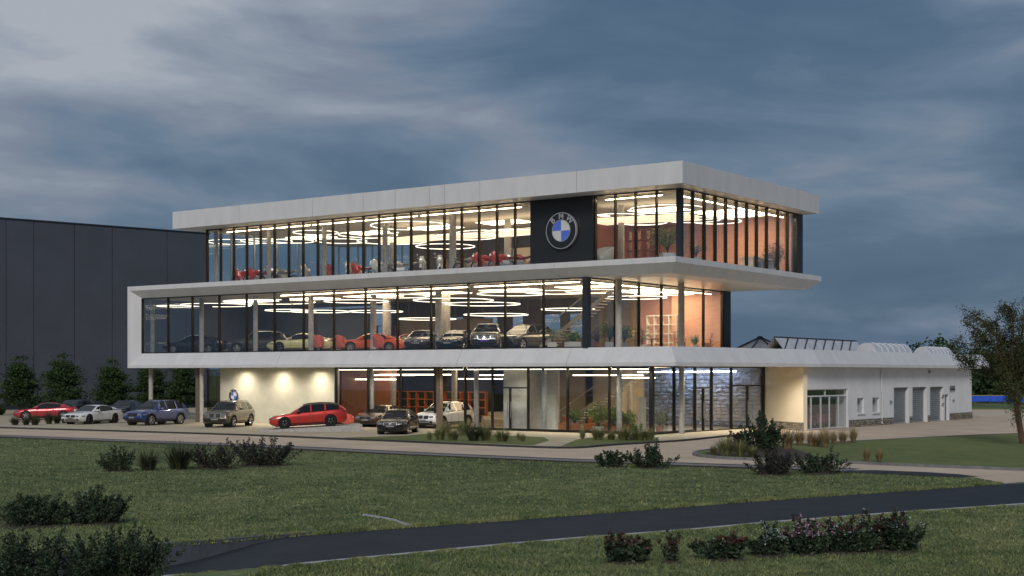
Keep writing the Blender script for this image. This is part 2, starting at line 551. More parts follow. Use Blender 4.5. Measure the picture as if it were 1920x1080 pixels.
far_lawn = [(p.x, p.y) for p in up_w] + [(4000, 900), (4000, 5000), (-4000, 5000), (-4000, 900), (-200, 40)]
sheet('lawn', far_lawn, 0.0, M_LAWN)
near_lawn = [(p.x, p.y, p.z) for p in dn_w] + [(300, 60, 0), (300, -60, 0), (-300, -60, 0), (-200, 10, -0.42)]
sheet('near_lawn', near_lawn, None, M_LAWN)
m = MB()
for i, x in enumerate(xs):
    m.v += [(up_w[i].x, up_w[i].y, zroad(x) - 0.012), (dn_w[i].x, dn_w[i].y, zroad(x) - 0.012)]
m.f = [(2 * i, 2 * i + 1, 2 * i + 3, 2 * i + 2) for i in range(len(xs) - 1)]
tag(m.build('road', M_ASPHALT, fix=True), kind='structure')
# worn white edge line, broken here and there
line = smooth_line(dn_w, 6)
zl = []
for i in range(len(dn_w) - 1):
    for k in range(6):
        zl.append(dn_w[i].z + (dn_w[i + 1].z - dn_w[i].z) * k / 6)
zl.append(dn_w[-1].z)
rd = strip('road_edge_line', line, 0.06, 0.24, -0.008, -0.004, M_PAINTLINE, zs=zl)
tag(rd, kind='structure')
# concrete wall that holds the lawn above the sunken end of the road
wall = empty('retaining_wall', up_w[6])
tag(wall, 'low smooth concrete wall holding the lawn above the sunken road end', 'wall')
base = up_w[6]
sel = [i for i, x in enumerate(xs) if -900 <= x <= 580]
wl_line = [up_w[i] - Vector((base.x, base.y, 0)) for i in sel]
rings = []
for i, p in zip(sel, wl_line):
    top = 0.05
    z0 = zroad(xs[i]) - 0.10 if zroad(xs[i]) < -0.002 else -0.1
    q = p + Vector((0.04, 0.26, 0))
    rings.append([(p.x, p.y - 0.02, z0), (q.x, q.y, z0), (q.x, q.y, top), (p.x, p.y - 0.02, top)])
M_PWALL = mat('retaining_wall_concrete', (0.060, 0.067, 0.080), 0.8, var=0.3, vscale=1.6, bump=0.25, bscale=14, stretch=(1, 1, 0.35))
for s0 in range(0, len(rings) - 1):
    MB().loft([rings[s0], rings[s0 + 1]]).build('wall_block', M_PWALL, wall, fix=True)

KERB = [(-1400, 770), (-700, 795), (-300, 809), (0, 820), (240, 829.5), (480, 839), (720, 851), (960, 862), (1110, 868), (1260, 873.5), (1400, 878), (1490, 881.5), (1580, 885)]
kerb_w = smooth_line([gp(*p) for p in KERB], 5)
# driveway
drive_px = KERB + [(1700, 889.5), (1830, 896), (1885, 906.5), (1960, 901), (2200, 889), (2800, 864), (2800, 775), (2300, 768), (1830, 768), (1500, 772), (0, 772), (-700, 768)]
sheet('driveway', [gp(*p)[:2] for p in drive_px], 0.008, M_DRIVE)
tag(strip('driveway_gutter', kerb_w, 1.25, 2.0, 0.006, 0.014, M_KERBD), kind='structure')
foot = empty('footpath')
tag(foot, kind='structure')
# footpath strip of concrete slabs between lawn and driveway
seg = []
for i in range(0, len(kerb_w) - 1):
    o = strip('slab', [kerb_w[i], kerb_w[i].lerp(kerb_w[i + 1], 0.996)], -0.15, 1.2, -0.02, 0.035, M_KERB, foot)
tag(strip('lawn_edge', kerb_w, -0.30, -0.16, -0.02, 0.06, M_SOIL), kind='structure')

# forecourt, a low plinth in front of the glass
FZ = 0.07
FORE = [(-1400, 757), (-700, 778), (-300, 790), (0, 801), (240, 808), (480, 815.5), (720, 825.5), (840, 830.5), (960, 835.5), (1030, 838), (1085, 838), (1140, 833.5), (1225, 828.5), (1290, 824), (1370, 816), (1440, 811)]
fore_w = smooth_line([gp(p[0], p[1], FZ) for p in FORE], 5)
fore_poly = [(p.x, p.y) for p in fore_w] + [tuple(gp(1470, 790)[:2]), tuple(gp(1440, 772)[:2]), tuple(gp(0, 764)[:2]), tuple(gp(-700, 760)[:2])]
sheet('forecourt', fore_poly, FZ, M_FORE)
kb = empty('forecourt_kerb')
tag(kb, kind='structure')
for i in range(len(fore_w) - 1):
    strip('kerb_stone', [fore_w[i], fore_w[i].lerp(fore_w[i + 1], 0.994)], -0.16, 0.0, 0.0, FZ + 0.035, M_KERBD, kb)  # shade on the kerb face is put into the dark stone colour
# expansion joints across the forecourt
for px0, py0, px1, py1 in ((250, 808, 330, 795), (480, 815, 520, 803), (640, 822, 660, 808)):
    p, q = gp(px0, py0, FZ), gp(px1, py1, FZ)
# grass beds let into the forecourt
for nm, pts in (('grass_bed', [(640, 821), (720, 824.5), (840, 829), (960, 833.5), (1000, 835), (1030, 826), (1020, 820), (960, 817), (880, 814), (810, 813), (760, 817), (700, 819)]),
                ('grass_bed', [(1052, 836.5), (1085, 836.5), (1140, 832), (1235, 826.5), (1232, 820), (1180, 818), (1110, 820), (1080, 825)])):
    sheet(nm, [gp(p[0], p[1], FZ)[:2] for p in pts], FZ + 0.012, M_LAWN2)
# lawn island between the two arms of the drive
ISL = [(2800, 912), (2300, 893), (1920, 878), (1700, 869.5), (1600, 865), (1500, 861), (1400, 858.5), (1345, 855.5), (1312, 851.5), (1306, 848), (1325, 843), (1400, 837), (1500, 832), (1605, 826.5), (1750, 819), (1920, 812), (2300, 800), (2800, 790)]
isl_w = smooth_line([gp(p[0], p[1], 0.1) for p in ISL], 4)
sheet('lawn_island', [(p.x, p.y) for p in isl_w], 0.085, M_LAWN2)
kb = empty('island_kerb')
tag(kb, kind='structure')
for i in range(len(isl_w) - 1):
    strip('kerb_stone', [isl_w[i], isl_w[i].lerp(isl_w[i + 1], 0.992)], -0.02, 0.17, 0.0, 0.115, M_KERB, kb)
BED = [(1318, 850), (1345, 853.5), (1400, 856.5), (1500, 858.5), (1545, 860), (1500, 845), (1470, 836), (1400, 840), (1340, 845)]
sheet('planting_bed', [gp(p[0], p[1], 0.1)[:2] for p in BED], 0.098, M_SOIL)
sheet('asphalt_patch', [gp(*p)[:2] for p in [(1570, 883), (1640, 882), (1740, 886), (1800, 890), (1836, 894.5), (1790, 895.5), (1700, 890.5), (1570, 886.2)]], 0.016, M_ASPHALT)
# far road beyond the wing
sheet('far_road', [(60, 150), (140, 150), (140, 156), (60, 156)], 0.006, mat('pale_road', (0.24, 0.24, 0.24), 0.8))
# white edging stone lying in the grass
ed = smooth_line([gp(681, 967), gp(705, 970.5), (gp(738, 977)), gp(752, 982.5), gp(772, 988)], 5)
eo = strip('lawn_edging', ed, -0.022, 0.022, 0.0, 0.05, M_PAINTLINE)
tag(eo, 'thin pale edging strip bending through the grass towards the dark road', 'edging')

# individual blades on the lawn close to the camera
def blades(name, n, region, hmin, hmax, material):
    px = RNG.uniform(-60, 1980, n)
    py = RNG.uniform(region[0], region[1], n)
    keep = np.zeros(n, bool)
    pos = np.zeros((n, 3))
    for i in range(n):
        x, y = px[i], py[i]
        z = 0.0
        if region[2] == 'near':
            if y < interp(x, ROAD_DN) + 3:
                continue
            z = zroad(x)
        else:
            if y > interp(x, ROAD_UP) + 0.5 or y < interp(x, KERB + [(1830, 897), (1885, 906)]) + 1 or x > 1885:
                continue
        p = gp(x, y, z)
        keep[i] = True
        pos[i] = p
    pos = pos[keep]
    k = len(pos)
    ang = RNG.uniform(0, 2 * math.pi, k)
    h = RNG.uniform(hmin, hmax, k)
    w = RNG.uniform(0.012, 0.03, k) * (pos[:, 1] / 35.0)
    lean = RNG.normal(0, 0.6, (k, 2)) * h[:, None]
    dx, dy = np.cos(ang) * w, np.sin(ang) * w
    v = np.zeros((k, 3, 3))
    v[:, 0] = pos + np.stack([dx, dy, np.full(k, -0.01)], 1)
    v[:, 1] = pos - np.stack([dx, dy, np.full(k, 0.01)], 1)
    v[:, 2] = pos + np.stack([lean[:, 0], lean[:, 1], h], 1)
    me = bpy.data.meshes.new(name)
    me.from_pydata(v.reshape(-1, 3).tolist(), [], np.arange(3 * k).reshape(-1, 3).tolist())
    o = put(name, me, material)
    tag(o, None, None, None, 'stuff')
    return o
g1 = blades('lawn_grass', 90000, (950, 1085, 'near'), 0.02, 0.065, M_BLADE)
g2 = blades('meadow_grass', 170000, (815, 1060, 'far'), 0.02, 0.06, M_BLADE)
g1['label'] = 'short mown grass between the dark road and the flowering shrubs'
g2['label'] = 'short mown grass between the pale footpath and the dark road'
def fringe(name, tab, near, n, label):
    x = RNG.uniform(-60, 1880, n)
    V, Fc = [], []
    for i in range(n):
        xx = x[i]
        z = zroad(xx) if near else 0.0
        p = gp(xx, interp(xx, tab), z)
        off = -0.10 - abs(RNG.normal(0, 0.10)) if near else abs(RNG.normal(0, 0.10)) + RNG.normal(0, 0.03)
        p = p + Vector((0, off, 0))
        h = RNG.uniform(0.03, 0.11 if not near else 0.06) * (0.5 + 0.9 * abs(math.sin(xx * 0.021) * math.sin(xx * 0.057 + 1)))
        w = RNG.uniform(0.008, 0.02)
        o = len(V)
        lx, ly = RNG.normal(0, 0.5) * h, RNG.normal(0, 0.5) * h
        V += [(p.x - w, p.y, p.z - 0.02), (p.x + w, p.y, p.z - 0.02), (p.x + lx, p.y + ly, p.z + h)]
        Fc.append((o, o + 1, o + 2))
    me = bpy.data.meshes.new(name)
    me.from_pydata(V, [], Fc)
    o = put(name, me, M_BLADE)
    tag(o, label, None, None, 'stuff')
fringe('verge_grass', ROAD_UP, False, 14000, 'ragged longer grass fringing the far edge of the dark road')
fringe('verge_grass', ROAD_DN, True, 9000, 'ragged longer grass fringing the near edge of the dark road')
# ================================================================== SHOWROOM BUILDING (local x = -a, y = b)
show = thing('showroom_building', 'white three-storey glass car showroom with cantilevered decks and lit rooms', 'building', W(0, 0, 0), BROT)
def LB(a0, a1, b0, b1, z0, z1, name, material, parent=None):
    return MB().box(-a0, -a1, b0, b1, z0, z1).build(name, material, parent or show)
ROOF_T, ROOF_B = 15.83, 14.55
S_ = (0.0, 0.0, 0.62)
ZU = (10.41, 10.08, 9.50)
ZD = (4.13, 4.34, 5.26)
A0 = 0.45
AL = a_at(239, 0.0)
AOFF = (0.0, 0.25, 1.0)
BR2 = b_at(1540, A0)
def seg_solid(name, sa, sb, material, parent=show):
    """solid between two sections given as lists of local points"""
    n = len(sa)
    return MB().loft([sa, sb]).build(name, material, parent, fix=True)
def sec_up(kind, v):
    out = []
    for s, z in list(zip(S_, ZU)) + [(2.6, ZU[2]), (2.6, ZU[0] - 0.02)]:
        if kind == 'a':
            out.append((-v, s, z))
        elif kind == 'c':
            out.append((-(A0 + s), s, z))
        elif kind == 'b':
            out.append((-(A0 + s), v, z))
    return out
def sec_dn(kind, v):
    out = []
    for s, z in list(zip(S_, ZD)) + [(2.2, ZD[2] - 0.01), (2.2, ZD[0])]:
        if kind == 'a':
            out.append((-v, s, z))
        elif kind == 'c':
            out.append((-(A0 + s), s, z))
        elif kind == 'b':
            out.append((-(A0 + s - (A0 + 1.9) * v / 15.0), v, z))
    return out
def sec_corner(up):
    Z = ZU if up else ZD
    out = [(-(AL - o), s, z) for s, z, o in zip(S_, Z, AOFF)]
    if up:
        out += [(-(AL - 1.0), 2.6, ZU[2]), (-(AL), 2.6, ZU[0] - 0.02)]
    else:
        out += [(-(AL - 1.0), 2.2, ZD[2] - 0.01), (-(AL), 2.2, ZD[0])]
    return out
# ---- deck between first and second upper floor
cuts = [a_at(x, 0.0) for x in (858, 1040)]
stn = [AL - 1.0 + 0.0] + [c for c in cuts]
G = 0.014
seg_solid('deck_edge_panel', sec_corner(True), sec_up('a', cuts[0] + G), M_WHITE)
seg_solid('deck_edge_panel', sec_up('a', cuts[0] - G), sec_up('a', cuts[1] + G), M_WHITE)
seg_solid('deck_edge_panel', sec_up('a', cuts[1] - G), sec_up('c', 0), M_WHITE)
seg_solid('deck_edge_panel', sec_up('c', 0), sec_up('b', BR2 - 0.7), M_WHITE)
# turned end of the deck
e0 = sec_up('b', BR2 - 0.7)
e1 = [(p[0] - (0.35 if i == 2 else 0.0) * 0, BR2 if i != 2 else BR2 - 0.6, p[2]) for i, p in enumerate(e0)]
e1 = [(e0[0][0], BR2, e0[0][2]), (e0[1][0], BR2, e0[1][2]), (e0[2][0], BR2 - 0.62, e0[2][2]), (e0[3][0], BR2 - 0.62, e0[3][2]), (e0[4][0], BR2, e0[4][2])]
seg_solid('deck_edge_panel', e0, e1, M_WHITE)
# soffit and floor of the deck
MB().prism([(-(A0 + 2.59), 2.59), (-(AL - 1.0), 2.59), (-(AL - 1.0), 19.2), (-(A0 + 2.59), 19.2)], ZU[2] + 0.004, ZU[0] - 0.03).build('deck_slab', M_SOFFIT, show)
# ---- left post of the frame
seg_solid('frame_post', [(-(AL - o), s, z) for s, z, o in zip(S_, ZU, AOFF)] + [(-(AL - 1.0), 0.80, ZU[2]), (-AL, 0.80, ZU[0] - 0.02)],
          [(-(AL - o), s, z) for s, z, o in zip(S_, ZD, AOFF)] + [(-(AL - 1.0), 0.80, ZD[2]), (-AL, 0.80, ZD[0])], M_WHITE)
# ---- lower band
cuts = [a_at(x, 0.0) for x in (517, 683, 856, 1062)]
prev = sec_corner(False)
for c in cuts:
    seg_solid('band_panel', prev, sec_dn('a', c + G), M_WHITE)
    prev = sec_dn('a', c - G)
seg_solid('band_panel', prev, sec_dn('c', 0), M_WHITE)
bc = (3.2, 7.5, 11.4)
prev = sec_dn('c', 0)
for c in bc:
    seg_solid('band_panel', prev, sec_dn('b', c - G), M_WHITE)
    prev = sec_dn('b', c + G)
seg_solid('band_panel', prev, sec_dn('b', 15.0), M_WHITE)
MB().prism([(-(A0 + 2.1), 2.19), (-(AL - 1.0), 2.19), (-(AL - 1.0), 19.2), (-0.2, 19.2), (-0.2, 14.6)], ZD[0] + 0.006, ZD[2] - 0.012).build('first_floor_slab', M_CEIL, show)
# ---- roof
AR = a_at(323.5, 0.0)
BRR = b_at(1536, 0.0)
def sec_roof(kind, v):
    pr = ((0.0, ROOF_T), (0.0, ROOF_B), (2.3, ROOF_B), (2.3, ROOF_T - 0.02))
    return [(-v, s, z) if kind == 'a' else (-s, s, z) if kind == 'c' else (-s, v, z) for s, z in pr]
prev = sec_roof('a', AR)
for x in (448, 586, 681, 741, 805, 833.5, 899.5, 1081):
    c = a_at(x, 0.0)
    seg_solid('roof_fascia_panel', prev, sec_roof('a', c + 0.015), M_WHITE)
    prev = sec_roof('a', c - 0.015)
seg_solid('roof_fascia_panel', prev, sec_roof('c', 0), M_WHITE)
c = b_at(1462, 0.0)
seg_solid('roof_fascia_panel', sec_roof('c', 0), sec_roof('b', c - 0.015), M_WHITE)
seg_solid('roof_fascia_panel', sec_roof('b', c + 0.015), sec_roof('b', BRR), M_WHITE)
LB(2.29, AR, 2.29, BRR, ROOF_B + 0.004, ROOF_T - 0.05, 'roof', M_SOFFIT)

# ---- top floor glazing
B3, A3 = 1.94, 1.25
A3L = a_at(389, B3)
B3R = b_at(1496, A3)
Z3a, Z3b = 10.395, ROOF_B
def mull(a, b, z0, z1, along, w=0.075, d=0.16, name='mullion'):
    if along == 'a':
        LB(a - w / 2, a + w / 2, b - d, b + 0.06, z0, z1, name, M_FRAME)
    else:
        LB(a - d, a + 0.06, b - w / 2, b + w / 2, z0, z1, name, M_FRAME)
def glazing(edges, fixed, z0, z1, along, skip=(), w=0.075, d=0.16, ends=(True, True)):
    """panes and mullions between successive edges; edges are a (or b) positions on the plane b (or a) = fixed"""
    for i in range(len(edges) - 1):
        e0_, e1_ = sorted((edges[i], edges[i + 1]))
        if i in skip:
            continue
        q0, q1 = e0_ + w / 2, e1_ - w / 2
        if along == 'a':
            LB(q0, q1, fixed - 0.012, fixed + 0.012, z0 + 0.06, z1 - 0.06, 'pane', M_PANE)
        else:
            LB(fixed - 0.012, fixed + 0.012, q0, q1, z0 + 0.06, z1 - 0.06, 'pane', M_PANE)
    for i, e_ in enumerate(edges):
        if (i == 0 and not ends[0]) or (i == len(edges) - 1 and not ends[1]):
            continue
        mull(e_ if along == 'a' else fixed, fixed if along == 'a' else e_, z0, z1, along, w, d)
    lo, hi = min(edges), max(edges)
    for z_, h_ in ((z0, 0.06), (z1 - 0.075, 0.075)):
        if along == 'a':
            LB(lo, hi, fixed - d + 0.03, fixed + 0.05, z_ + 0.001, z_ + h_ - 0.001, 'rail', M_FRAME)
        else:
            LB(fixed - d + 0.03, fixed + 0.05, lo, hi, z_ + 0.001, z_ + h_ - 0.001, 'rail', M_FRAME)
e3 = [a_at(x, B3) for x in (389.5, 415, 439.5, 464, 490, 516, 542.7, 569.6, 597, 625.2, 653.4, 682.4, 711.9, 741.7, 772, 803.3, 834.2, 866.9, 899.4, 933, 966.9, 1000)]
glazing(e3, B3, Z3a, Z3b, 'a', ends=(True, False))
e3b = [a_at(x, B3) for x in (1118, 1154.8, 1192.9, 1232, 1274)]
glazing(e3b, B3, Z3a, Z3b, 'a', ends=(True, False))
LB(A3 - 0.16, A3 + 0.16, B3 - 0.17, B3 + 0.16, Z3a, Z3b, 'corner_post', M_NAVY)
e3r = [B3] + [b_at(x, A3) for x in (1297, 1318.7, 1339.3, 1359, 1379, 1398.4, 1417, 1435.8, 1457, 1474.7, 1491)]
glazing(e3r, A3, Z3a, Z3b, 'b', ends=(False, True))
LB(A3 - 0.14, A3 + 0.3, e3r[-1] + 0.05, B3R + 0.5, Z3a, Z3b, 'end_post', M_NAVY)
# dark sign panel built of two sheets
sp0, sp1 = e3[-1], e3b[0]
LB(sp1 + 0.04, sp0 - 0.0, B3 - 0.34, B3 + 0.1, Z3a, Z3b - 0.02, 'sign_panel', mat('anthracite_panel', (0.012, 0.014, 0.017), 0.45, var=0.1, vscale=1.0))
# ---- first floor glazing
B2 = 0.68
A2 = a_at(1100, B2)
Z2a, Z2b = 5.262, 9.50
e2 = [a_at(x, B2) for x in (268, 316, 361.5, 412, 463, 515.5, 570, 627, 686, 746, 809, 879, 948, 1020, 1094)]
glazing(e2, B2, Z2a, Z2b, 'a', w=0.085, d=0.12, ends=(True, False))
LB(A2 - 0.18, A2 + 0.2, B2 - 0.18, B2 + 0.2, Z2a, Z2b, 'corner_post', M_NAVY)
e2r = [B2 + 0.2] + [b_at(x, A2) for x in (1153, 1197, 1239, 1280, 1318, 1353)]
glazing(e2r, A2, Z2a, Z2b, 'b', w=0.085, d=0.12, ends=(False, True))
LB(A2 - 0.16, A2 + 0.3, e2r[-1] + 0.05, e2r[-1] + 1.1, Z2a, Z2b, 'end_post', M_NAVY)
# ---- ground floor glazing
B1, A1 = 1.6, 2.95
Z1a, Z1b = FZ, ZD[0] + 0.004
A1L = a_at(631, B1)
e1_ = [a_at(x, B1) for x in (631, 691, 752, 817, 873, 924, 991, 1065, 1143, 1223)]
glazing(e1_, B1, Z1a, Z1b, 'a', w=0.09, d=0.13, ends=(True, False))
LB(A1 - 0.12, A1 + 0.12, B1 - 0.12, B1 + 0.12, Z1a, Z1b, 'corner_post', M_FRAME)
e1r = [B1] + [b_at(x, A1) for x in (1263, 1302, 1333, 1370, 1430)]
glazing(e1r, A1, Z1a, Z1b, 'b', w=0.09, d=0.13, ends=(False, True))
LB(A1L + 0.0, e1_[-1], B1 - 0.10, B1 - 0.02, Z1a, Z1a + 0.16, 'base_rail', M_FRAME)
LB(A1 - 0.10, A1 - 0.02, B1, e1r[2], Z1a, Z1a + 0.16, 'base_rail', M_FRAME)
# doors: transom and meeting stile, handles
def door(along, e0_, e1x, fixed, zt):
    mid = (e0_ + e1x) / 2
    if along == 'a':
        d_ = LB(e0_, e1x, fixed - 0.11, fixed + 0.05, zt, zt + 0.09, 'door_transom', M_FRAME)
        LB(mid - 0.045, mid + 0.045, fixed - 0.11, fixed + 0.05, Z1a, zt, 'door_stile', M_FRAME, None)
        for s in (-1, 1):
            LB(mid + s * 0.13 - 0.02, mid + s * 0.13 + 0.02, fixed - 0.17, fixed - 0.13, 0.9, 1.9, 'door_handle', M_STEEL)
    else:
        LB(fixed - 0.11, fixed + 0.05, e0_, e1x, zt, zt + 0.09, 'door_transom', M_FRAME)
        LB(fixed - 0.11, fixed + 0.05, mid - 0.045, mid + 0.045, Z1a, zt, 'door_stile', M_FRAME)
        for s in (-1, 1):
            LB(fixed - 0.17, fixed - 0.13, mid + s * 0.13 - 0.02, mid + s * 0.13 + 0.02, 0.9, 1.9, 'door_handle', M_STEEL)
door('a', e1_[5], e1_[6], B1, 2.75)
door('b', e1r[2], e1r[3], A1, 2.75)
door('b', e1r[4], e1r[5], A1, 2.85)
# ---- plaster wall beside the glass, with its end return
AP0, AP1 = A1L + 0.12, a_at(414, B1)
LB(AP0, AP1, B1 - 0.05, B1 + 0.3, FZ - 0.05, Z1b, 'plaster_wall', M_PLASTER)
LB(a_at(630, B1) , AP0 - 0.005, B1 - 0.12, B1 + 0.35, FZ - 0.05, Z1b, 'wall_end_trim', M_STEEL)
MP = glass('tinted_side_glass', (0.62, 0.58, 0.52), 1.2)
LB(AP1 + 0.05, a_at(386, B1), B1 + 0.1, B1 + 0.13, FZ, Z1b - 0.1, 'side_pane', MP)
LB(AP1 + 0.05, a_at(386, B1), B1 + 0.02, B1 + 0.2, Z1b - 0.3, Z1b - 0.2, 'side_rail', M_STEEL)
# ---- round concrete columns in front of and behind the glass
def column(px, b, r, z0, z1, material=M_CONC):
    a = a_at(px, b)
    MB().lathe([(r, z0), (r, z1)], 20, 'z', (-a, b, 0), cap=True).build('column', material, show, smooth=40)
for px, b, r in ((283, 1.2, 0.17), (378, 0.9, 0.16), (697, 2.1, 0.16), (893, 2.3, 0.16), (1020, 2.2, 0.17), (1161, 2.2, 0.17), (1278, 4.2, 0.17)):
    column(px, b, r, FZ - 0.02, Z1b)
LB(a_at(372.5, 1.0), a_at(366.5, 1.0), 1.0, 1.45, FZ, Z1b, 'square_post', mat('brown_post', (0.16, 0.12, 0.085), 0.6))
LB(a_at(825, 1.2), a_at(818, 1.2), 1.2, 1.5, FZ, Z1b, 'square_post', mat('brown_post'))
for px, b, r in ((737, 7, 0.2), (852, 8, 0.2), (1180, 9, 0.2)):
    column(px, b, r, FZ - 0.02, Z1b)
for px, b, r in ((286, 2.2, 0.17), (378, 2.6, 0.17), (479, 2.6, 0.17), (583, 2.6, 0.19), (700, 5.0, 0.22), (725, 9.0, 0.3), (822, 4.5, 0.22), (836, 8, 0.32), (1160, 3.4, 0.2), (1277, 9.0, 0.2)):
    column(px, b, r, Z2a - 0.01, Z2b + 0.006)
for px, b, r in ((405, 2.9, 0.16), (504, 3.4, 0.17), (608, 3.4, 0.17), (722, 3.6, 0.18), (736, 7.5, 0.22), (849, 3.8, 0.24), (952, 9.0, 0.25), (1165, 6.5, 0.2)):
    column(px, b, r, Z3a - 0.01, Z3b + 0.006)

# ---- floors, ceilings, inner walls
LB(2.2, AR - 0.4, B3 + 0.1, 18.9, ZU[0] - 0.05, ZU[0] - 0.016, 'top_floor', M_FLOOR)
LB(A2 + 0.05, AL - 1.1, B2 + 0.1, 18.9, ZD[2] - 0.03, ZD[2] - 0.004, 'middle_floor', M_FLOOR)
LB(A1 + 0.05, AP1, B1 + 0.32, 18.9, FZ - 0.03, FZ + 0.006, 'ground_floor', mat('ground_tiles', (0.36, 0.30, 0.22), 0.3, var=0.1))
LB(A3 + 0.05, A3L, B3 + 0.05, 18.9, ROOF_B - 0.06, ROOF_B - 0.004, 'ceiling', M_CEIL)
LB(A2 + 0.05, AL - 1.05, B2 + 0.12, 18.9, Z2b - 0.05, Z2b - 0.002, 'ceiling', M_CEIL)
# top floor: far end and part of the back are glazed, the rest is panelled
BB = 18.8
e = [B3 + (BB - B3) * k / 7.0 for k in range(8)]
for k in range(7):
    LB(A3L - 0.012, A3L + 0.012, e[k] + 0.05, e[k + 1] - 0.05, Z3a, Z3b, 'end_pane', M_CLEAR)
    LB(A3L - 0.05, A3L + 0.05, e[k + 1] - 0.06, e[k + 1] + 0.06, Z3a, Z3b, 'end_mullion', M_STEEL)
n = 7
a_lo = 36.0
for k in range(n):
    q0, q1 = a_lo + (A3L - a_lo) * k / n, a_lo + (A3L - a_lo) * (k + 1) / n
    LB(q0 + 0.05, q1 - 0.05, BB - 0.012, BB + 0.012, Z3a, Z3b, 'back_pane', M_CLEAR)
    LB(q0 - 0.06, q0 + 0.06, BB - 0.05, BB + 0.05, Z3a, Z3b, 'back_mullion', M_STEEL)
LB(12.5, a_lo - 0.06, BB, BB + 0.2, Z3a, Z3b, 'back_wall', M_TAUPE)
LB(A3 + 0.3, 12.48, BB, BB + 0.2, Z3a, Z3b, 'back_wall', M_TERRA)
LB(12.2, 12.4, 9.0, BB - 0.01, Z3a, Z3b, 'cross_wall', M_WOOD)
LB(14.5, 22, 14.0, 14.2, Z3a, Z3a + 2.6, 'partition', M_BEIGE)
LB(24, 30, 15.0, 15.2, Z3a, Z3a + 2.2, 'partition', M_TAUPE)
# middle floor
LB(A2 + 0.3, 14.0, BB, BB + 0.2, Z2a, Z2b, 'back_wall', mat('rose_wall', (0.46, 0.235, 0.165), 0.6, var=0.12, vscale=0.8))
LB(A2 + 0.05, A2 + 4.0, e2r[-1] + 0.0, e2r[-1] + 0.16, Z2a, Z2b - 0.05, 'end_wall', M_TERRA)
wins = [(19.0, 20.2), (21.0, 22.6), (24.5, 25.6), (27.0, 28.4), (30.4, 31.2), (32.0, 32.8)]
prev = 14.05
for w0, w1 in wins:
    LB(prev, w0, BB, BB + 0.2, Z2a, Z2b, 'back_wall', M_TAUPE)
    LB(w0, w1, BB, BB + 0.2, Z2a, Z2a + 1.2, 'back_wall', M_TAUPE)
    LB(w0, w1, BB, BB + 0.2, Z2a + 3.0, Z2b, 'back_wall', M_TAUPE)
    LB(w0, w1, BB + 0.08, BB + 0.10, Z2a + 1.2, Z2a + 3.0, 'back_pane', M_CLEAR)
    prev = w1
LB(prev, 38.0, BB, BB + 0.2, Z2a, Z2b, 'back_wall', M_TAUPE)
LB(38.05, AL - 1.2, BB - 0.012, BB + 0.012, Z2a, Z2b, 'back_pane', M_CLEAR)
LB(AL - 1.15, AL - 1.0, 6.5, BB, Z2a, Z2b - 0.05, 'end_wall', M_BLUEW)
LB(AL - 1.09, AL - 1.06, 0.85, 6.45, Z2a, Z2b - 0.05, 'end_pane', M_CLEAR)
LB(40.5, 47.0, 13.0, 13.2, Z2a, Z2a + 3.4, 'partition', M_BLUEW)
LB(34.5, 40.0, 12.0, 12.2, Z2a, Z2a + 3.6, 'partition', M_BLUEW)
LB(24.0, 33.0, 14.0, 14.2, Z2a, Z2a + 2.6, 'partition', M_TAUPE)
# ground floor
LB(A1 + 0.1, 12.5, 16.5, 16.7, FZ, Z1b - 0.02, 'stone_backing', M_BLUEW)
LB(12.55, 16.0, 15.6, 15.8, FZ, Z1b, 'back_wall', M_BEIGE)
LB(16.05, 23.0, 14.6, 14.8, FZ, Z1b, 'back_wall', M_TAUPE)
LB(23.05, 32.5, 13.0, 13.2, FZ, Z1b, 'back_wall', M_NAVY)
LB(32.55, 36.0, 9.0, 9.2, FZ, Z1b, 'back_wall', M_WOOD)
LB(a_at(640, 3.0), a_at(640, 3.0) + 0.2, 3.0, 9.0, FZ, Z1b, 'side_wall', M_WOOD)
LB(a_at(676, 6.0), a_at(640, 6.0), 6.0, 6.12, FZ, Z1b, 'wood_panel', M_WOOD)
LB(a_at(990, B1 + 0.9), a_at(944, B1 + 0.9), B1 + 0.9, B1 + 3.2, FZ, Z1b, 'lobby_wall', mat('lobby_white', (0.55, 0.52, 0.46), 0.7))
LB(a_at(1046, 4.0), a_at(1005, 4.0), 4.0, 4.2, FZ, Z1b, 'lobby_wall', mat('lobby_white'))
LB(a_at(1042, 3.93), a_at(1010, 3.93), 3.93, 3.99, FZ, 2.35, 'lobby_door', mat('white_door', (0.68, 0.67, 0.63), 0.5))
LB(a_at(1206, 12.0), a_at(1163, 12.0), 12.0, 12.2, FZ, Z1b, 'partition', M_BEIGE)
LB(A1 + 0.2, AP1, 18.5, 18.7, FZ, Z1b, 'rear_wall', M_TAUPE)
# feature wall of rough stone blocks
stone_m = mat('slate_stone', (0.30, 0.335, 0.46), 0.7, var=0.3, vscale=1.5, bump=0.5, bscale=8, col2=(0.52, 0.56, 0.70))
fw = LB(A1 + 0.1, 12.5, 16.46, 16.498, FZ, Z1b - 0.02, 'feature_wall', M_BLUEW)
variants = []
for k in range(8):
    mm = MB()
    w_, h_ = 0.5, 0.5
    nx, nz_ = 4, 3
    vv = [(-w_ + 2 * w_ * i / nx, 0.0 if i in (0, nx) or j in (0, nz_) else -random.uniform(0.12, 1.0), -h_ + 2 * h_ * j / nz_ + (random.uniform(-0.10, 0.10) if 0 < i < nx else 0)) for j in range(nz_ + 1) for i in range(nx + 1)]
    ff = [(j * (nx + 1) + i, j * (nx + 1) + i + 1, (j + 1) * (nx + 1) + i + 1, (j + 1) * (nx + 1) + i) for j in range(nz_) for i in range(nx)]
    mm.add(vv, ff)
    me = mm.mesh('stone')
    me.materials.append(stone_m)
    variants.append(me)
zc = FZ
row = 0
nst = 0
